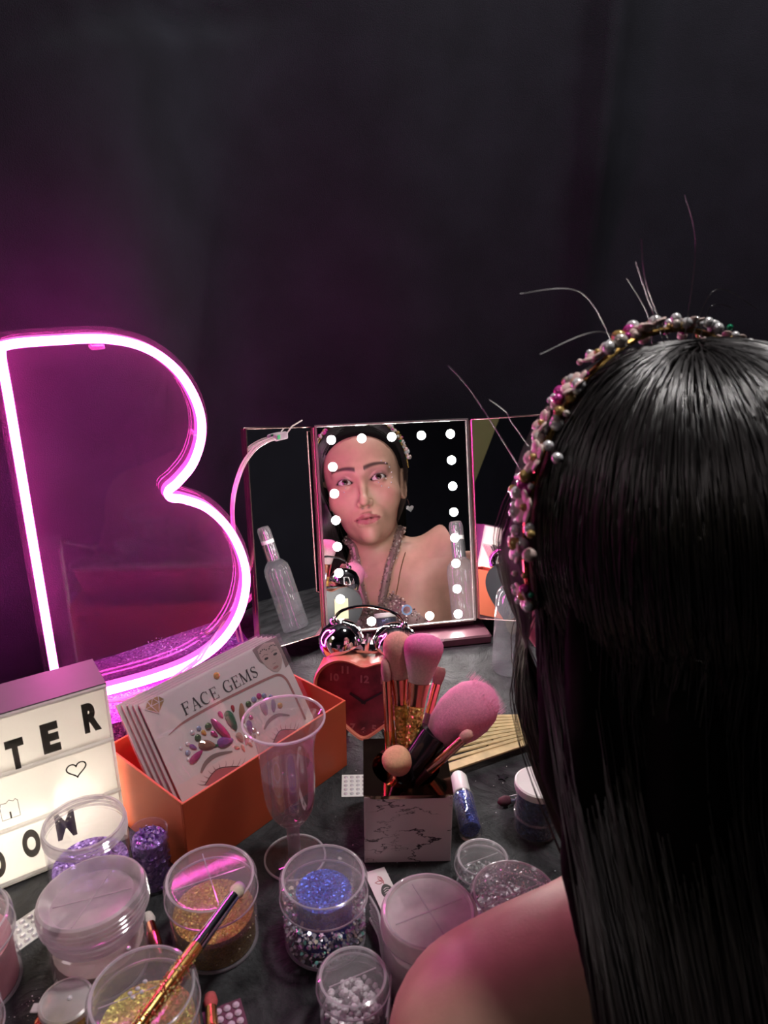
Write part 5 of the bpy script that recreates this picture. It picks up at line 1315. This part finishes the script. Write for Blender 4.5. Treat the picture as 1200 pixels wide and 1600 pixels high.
def front_lock(n):
    # loose lock hanging in front of her left shoulder
    out_ = []
    for i in range(n):
        q, e = rg.standard_normal(), rg.random()
        a = h2w((-0.060, 0.028 + 0.012 * q * 0.5, 0.062 + 0.012 * e)); b = h2w((-0.079, 0.034 + 0.008 * q, 0.015)); c = np.array([0.087 + 0.004 * q, 0.375 + 0.010 * rg.standard_normal(), 0.215])
        d = np.array([0.126 + 0.005 * q, 0.328 + 0.010 * rg.standard_normal(), 0.13]); f = np.array([0.150 + 0.006 * q, 0.298 + 0.008 * rg.standard_normal(), 0.135])
        p = bez([tuple(a), tuple(b), tuple(c), tuple(d), tuple(f)], 10); out_.append([p[int(k * (len(p) - 1) / (NP - 1))] for k in range(NP)])
    return np.array([[tuple(v) for v in r] for r in out_])
def strands_mesh(P, r0, r1):
    n, k, _ = P.shape
    Tn = np.gradient(P, axis=1); Tn /= np.linalg.norm(Tn, axis=2)[..., None] + 1e-9
    ref = np.tile(np.array([0.3, -0.9, 0.3]), (n, k, 1)); a = np.cross(Tn, ref); a /= np.linalg.norm(a, axis=2)[..., None] + 1e-9
    b = np.cross(Tn, a)
    tt = np.linspace(0, 1, k)[None, :, None]; R_ = r0 * (1 - tt) + r1 * tt
    vs = [P + R_ * (a * math.cos(q) + b * math.sin(q)) for q in (0, 2 * PI / 3, 4 * PI / 3)]
    V = np.stack(vs, 2).reshape(-1, 3)
    base = (np.arange(n)[:, None] * k + np.arange(k - 1)[None]) * 3
    F = []
    for s in range(3):
        s2 = (s + 1) % 3
        F.append(np.stack([base + s, base + s2, base + 3 + s2, base + 3 + s], -1).reshape(-1, 4))
    return V, np.concatenate(F)
PS = np.concatenate([strand_paths(NST, 0.0125, 1.0), front_lock(1000)])
def hair_vol(Pw):
    L = (Pw - HC.astype(f4)) @ HRn.astype(f4)
    hl = L[..., 1] - (0.004 + 0.85 * np.clip(L[..., 2], 0, 1))          # hairline
    ear = np.where(L[..., 1] > -0.018, 0.022 - L[..., 2], -0.065 - L[..., 2])
    d = np.maximum(np.maximum(head_sdf(L) - 0.0055, hl), ear)
    # the fall down the back
    a = h2w((0.0, -0.068, -0.02)); b = np.array([0.195, 0.252, 0.13]); c = np.array([0.215, 0.158, -0.06])
    fall = 1e3
    for k in (-0.050, -0.017, 0.017, 0.050):
        ax = np.array([0.95, 0.28, 0.0]) * k
        fall = np.minimum(fall, np.minimum(cap(Pw, a + ax, b + ax * 1.35, 0.024, 0.022), cap(Pw, b + ax * 1.35, c + ax * 1.4, 0.022, 0.018)))
    sd = np.minimum(cap(Pw, h2w((-0.070, -0.022, 0.0)), np.array([0.100, 0.285, 0.19]), 0.016, 0.016), cap(Pw, np.array([0.100, 0.285, 0.19]), np.array([0.130, 0.215, 0.07]), 0.016, 0.018))
    chk = np.minimum(cap(Pw, h2w((-0.077, 0.006, 0.0)), np.array([0.098, 0.338, 0.205]), 0.010, 0.015), cap(Pw, np.array([0.098, 0.338, 0.205]), np.array([0.128, 0.285, 0.14]), 0.015, 0.014))
    return smin(smin(smin(d, fall, 0.02), sd, 0.015), chk, 0.012)
Vv, Fv_ = surface_nets(hair_vol, (0.02, 0.02, -0.18), (0.36, 0.52, 0.45), 0.005)
Vs, Fs = strands_mesh(PS, 0.00030, 0.00024)
# a few flyaway hairs over the crown and out to the left
fly = []
for (a, b, c) in (((-0.03, 0.01, 0.12), (-0.045, 0.02, 0.155), (-0.075, 0.03, 0.158)), ((-0.01, 0.0, 0.125), (-0.022, 0.0, 0.150), (-0.03, 0.0, 0.168)), ((0.005, 0.01, 0.12), (-0.012, 0.012, 0.155), (-0.016, 0.012, 0.178)),
                  ((0.0, 0.0, 0.12), (0.012, 0.005, 0.17), (0.004, 0.005, 0.196)), ((0.01, 0.0, 0.12), (0.018, 0.0, 0.142), (0.034, 0.0, 0.140)), ((-0.02, 0.0, 0.12), (-0.05, 0.0, 0.138), (-0.085, 0.0, 0.132)),
                  ((0.0, 0.02, 0.12), (-0.004, 0.02, 0.14), (-0.018, 0.02, 0.16)), ((0.003, 0.0, 0.12), (0.02, 0.0, 0.15), (0.05, 0.0, 0.138))):
    q = bez([a, b, c], 13)[:NP]; q = [q[min(i, len(q) - 1)] for i in range(NP)]
    q = bez([a, b, c], 13); q = [q[int(i * (len(q) - 1) / (NP - 1))] for i in range(NP)]
    fly.append([h2w(v) for v in q])
for pts in (((0.075, 0.392, 0.352), (0.055, 0.410, 0.382), (0.044, 0.415, 0.397), (0.035, 0.420, 0.406)), ((0.078, 0.395, 0.366), (0.068, 0.402, 0.379), (0.065, 0.405, 0.384), (0.057, 0.411, 0.389))):
    q = bez(pts, 13); fly.append([np.array(tuple(q[int(i * (len(q) - 1) / (NP - 1))])) for i in range(NP)])
Vf, Ff = strands_mesh(np.array(fly), 0.00030, 0.00018)
Vall = np.concatenate([Vs, Vf]); Fall = [tuple(q) for q in np.concatenate([Fs, Ff + len(Vs)]).tolist()]
hro = pobj('hair', (Vall.tolist(), Fall), 'hair', sharp=None)
pobj('hair_underlayer', (Vv.tolist(), [tuple(q) for q in Fv_.tolist()]), 'hair_under', hro, sharp=None)

# ---- halter top: cloth over the chest with sequins, a strap round the neck
def chest_surface(px, pz):
    # march from the front towards the body along -FWT; px along the shoulder axis, pz up
    base = CH1 + SAX * px[:, None] + np.array([0, 0, 1.0]) * pz[:, None] + FWT * 0.25
    t = np.zeros(len(px))
    Pq = base.astype(f4)
    for _ in range(60):
        d = person_sdf(Pq, False); t += d * 0.9; Pq = (base - FWT * t[:, None]).astype(f4)
    return base - FWT * t[:, None]
nu, nv = 34, 30
uu, vv = np.meshgrid(np.linspace(-1, 1, nu), np.linspace(0, 1, nv), indexing='ij')
zz = -0.15 + 0.232 * vv
wdt = np.where(vv < 0.55, 0.125, 0.125 - 0.085 * (vv - 0.55) / 0.45)
cxo = 0.0
PX = (uu * wdt).ravel(); PZ = (zz - 0.012 * (1 - np.abs(uu)) * (vv > 0.8)).ravel()
Sf = chest_surface(PX, PZ) + FWT * 0.0022
Fq = [(i * nv + j, (i + 1) * nv + j, (i + 1) * nv + j + 1, i * nv + j + 1) for i in range(nu - 1) for j in range(nv - 1)]
tp_ = pobj('halter_top', (Sf.tolist(), Fq), 'sequin_cloth', sharp=None)
# straps from each upper corner up around the neck
seqp = []
for s in (-1, 1):
    e = Sf.reshape(nu, nv, 3)[nu // 2 + (6 if s > 0 else -7), -1]
    n0 = h2w((s * 0.046, -0.005, -0.105)); n1 = h2w((s * 0.020, -0.062, -0.090))
    mid = (e + n0) / 2 + FWT * 0.018 + np.array([0, 0, 0.004])
    Q = bez([tuple(e), tuple(mid), tuple(n0 + FWT * 0.006), tuple(n1)], 12)
    # lift the strap off the skin
    Qa = np.array([tuple(v) for v in Q]); 
    for _ in range(6):
        dd = person_sdf(Qa.astype(f4)); gx = np.stack([(person_sdf((Qa + np.eye(3)[i] * 0.002).astype(f4)) - dd) / 0.002 for i in range(3)], 1)
        gx /= np.linalg.norm(gx, axis=1)[:, None] + 1e-9; Qa += gx * (0.0025 - dd)[:, None]
    pobj('strap', tube([tuple(v) for v in Qa], 0.0075, 10), 'sequin_cloth')
    for _ in range(700):
        k = rnd.random() * (len(Qa) - 1.01); i = int(k); c0 = Qa[i] * (1 - k + i) + Qa[i + 1] * (k - i); dv = npr.normal(size=3); dv /= np.linalg.norm(dv); seqp.append(c0 + dv * 0.0078)
for _ in range(2600):
    i, j = rnd.randrange(nu * nv), 0
    seqp.append(Sf[i] + FWT * 0.0018 + npr.normal(size=3) * 0.0022)
v, f, c = scatter_flakes([tuple(p) for p in seqp], 0.0021, [(0.75, 0.55, 0.5), (0.5, 0.35, 0.33), (0.85, 0.75, 0.7), (0.2, 0.13, 0.13), (0.6, 0.4, 0.36)], 1.4)
sq = pobj('sequins', (v, f), 'flake', tp_, smooth=False, cols=c); sq['kind'] = 'stuff'
# dark skirt over hips and thighs
def skirt(Pw): return np.maximum(body_sdf(Pw) - 0.008, Pw[..., 2] - f4(WA[2] + 0.02))
Vk, Fk = surface_nets(skirt, (-0.10, -0.36, -0.66), (0.52, 0.60, float(WA[2]) + 0.05), 0.012)
pobj('skirt', (Vk.tolist(), [tuple(q) for q in Fk.tolist()]), 'black_cloth', sharp=None)

# ---- jewellery and face gems
er = None
for s in (-1, 1):
    lobe = np.array([s * 0.0755, 0.003, -0.039])
    e = pobj('earring', tube([h2w(lobe), h2w(lobe + np.array([s * 0.002, 0.002, -0.006])), h2w(lobe + np.array([s * 0.002, 0.002, -0.012]))], 0.0013, 8), 'chrome')
    hb = [(xq * 0.00045, yq * 0.00045) for xq, yq in ht]
    pm = Matrix.Translation(Vector(h2w(lobe + np.array([s * 0.002, 0.004, -0.019])))) @ HR.to_4x4() @ RX(90) @ T(0, 0, -0.0015)
    pobj('heart_drop', xf(prism(hb[::-1], 0.003), pm), 'chrome', e)
fg = None
for s, pts in ((1, ((0.030, -0.0095), (0.034, -0.0165), (0.046, -0.021), (0.052, -0.012), (0.055, -0.002), (0.0555, 0.008), (0.0535, 0.017), (0.048, 0.024), (0.041, 0.029), (0.044, -0.004))), (-1, ((0.030, -0.0095), (0.034, -0.016)))):
    for (gx_, gz_) in pts:
        Lq = np.array([[s * gx_, 0.12, gz_]], f4); 
        for _ in range(40):
            dd = head_sdf(Lq); Lq[:, 1] -= dd * 0.8
        pobj('face_gem', xf(sphere(0.0013, 8, 6), Matrix.Translation(Vector(h2w(Lq[0] + np.array([0, 0.0003, 0]))))), 'rhinestone')
# thin necklace
nk = []
for t in np.linspace(-1, 1, 41):
    nk.append(NB + FWT * (0.056 + 0.03 * (1 - t * t)) + SAX * 0.062 * t + np.array([0, 0, 0.02 - 0.10 * (1 - abs(t) ** 1.5)]))
nk = np.array(nk)
for _ in range(8):
    dd = person_sdf(nk.astype(f4)); gx = np.stack([(person_sdf((nk + np.eye(3)[i] * 0.002).astype(f4)) - dd) / 0.002 for i in range(3)], 1)
    gx /= np.linalg.norm(gx, axis=1)[:, None] + 1e-9; nk += gx * (0.0012 - dd)[:, None]
pobj('necklace', tube([tuple(v) for v in nk], 0.0007, 6), 'gold_metal')

# ---- flower and crystal headband, its own thing on the hair
hbd = thing('flower_headband', 'beaded headband of pale flowers and crystals on the dark hair', 'headband', tuple(h2w((0, 0, 0.12))))
hb0 = Vector(hbd.location)
cen = np.array([0, -0.014, 0.031]); rad = np.array([0.0735, 0.094, 0.088]) + 0.0165
def band_pt(t, off=0.0, out=0.0):
    # t: 0 at the left ear, 1 over the top, 2 right ear
    a = math.radians(-112 + 110 * t)
    fwd = 0.25 + off
    d = np.array([math.sin(a) * 1.0, fwd * (1 - 0.2 * abs(t - 1)) , math.cos(a)]); d /= np.linalg.norm(d)
    return cen + d * (rad + out + 0.005 * max(0, 0.8 - t)), d
band = [Vector(h2w(band_pt(t)[0])) - hb0 for t in np.linspace(0.05, 1.9, 40)]
obj('band', tube([tuple(v) for v in band], 0.0016, 8), 'gold_metal', hbd)
petal = []
for k in range(5):
    a = 72 * k
    petal.append(xf(sphere(1, 10, 6, 0.42, 0.5, 0.13), RZ(a) @ T(0, 0.55, 0.10) @ RX(18)))
flower_vf = join(*petal)
fsrc = csrc = None
def orient(p, d):
    dw = Vector(HRn @ d); q = dw.to_track_quat('Z', 'Y').to_matrix().to_4x4()
    return Matrix.Translation(Vector(h2w(p)) - hb0) @ q
rb = random.Random(3)
for i, t in enumerate((0.10, 0.22, 0.33, 0.45, 0.54, 0.66, 0.78, 0.95, 1.12, 1.3, 1.5, 1.7)):
    p, d = band_pt(t, rb.uniform(-0.05, 0.08), 0.0035); s = rb.uniform(0.0065, 0.0092)
    m_ = orient(p, d) @ RZ(rb.uniform(0, 70)) @ S(s, s, s)
    if fsrc is None:
        fsrc = obj('flower', flower_vf, 'petal', hbd, sharp=None); fsrc.matrix_local = m_; fo_ = fsrc
    else: fo_ = inst(fsrc, 'flower', hbd, m_)
    if csrc is None:
        csrc = obj('flower_centre', sphere(0.22, 10, 6), 'amber', fo_); csrc.location = (0, 0, 0.18)
    else: inst(csrc, 'flower_centre', fo_, T(0, 0, 0.18))
bm = {}
for i in range(190):
    t = rb.uniform(0.03, 1.85); p, d = band_pt(t, rb.gauss(0.02, 0.075), rb.uniform(0.001, 0.006)); s = rb.choice((0.0017, 0.0022, 0.0028, 0.0036))
    mt_ = rb.choice(('crystal', 'crystal', 'crystal', 'pearl', 'petal', 'amber', 'magenta_gem', 'crystal')) if i % 41 else 'green_gem'
    m_ = orient(p, d) @ S(s, s, s)
    if mt_ not in bm:
        bm[mt_] = obj('bead', sphere(1.0, 10, 7), mt_, hbd, sharp=None); bm[mt_].matrix_local = m_
    else: inst(bm[mt_], 'bead', hbd, m_)

# stool she sits on
st = thing('stool', 'round black stool under the seated person', 'stool', (float(HI[0]), float(HI[1]) - 0.02, -0.75))
obj('seat', lathe([(0, float(HI[2]) + 0.75 - 0.145), (0.165, float(HI[2]) + 0.75 - 0.145), (0.17, float(HI[2]) + 0.75 - 0.13), (0.165, float(HI[2]) + 0.75 - 0.116), (0, float(HI[2]) + 0.75 - 0.114)], 36), 'stool_black', st)
for k in range(4):
    a = PI / 4 + k * PI / 2
    obj('leg', tube([(0.10 * math.cos(a), 0.10 * math.sin(a), float(HI[2]) + 0.75 - 0.13), (0.15 * math.cos(a), 0.15 * math.sin(a), 0.0)], 0.012), 'stool_black', st)
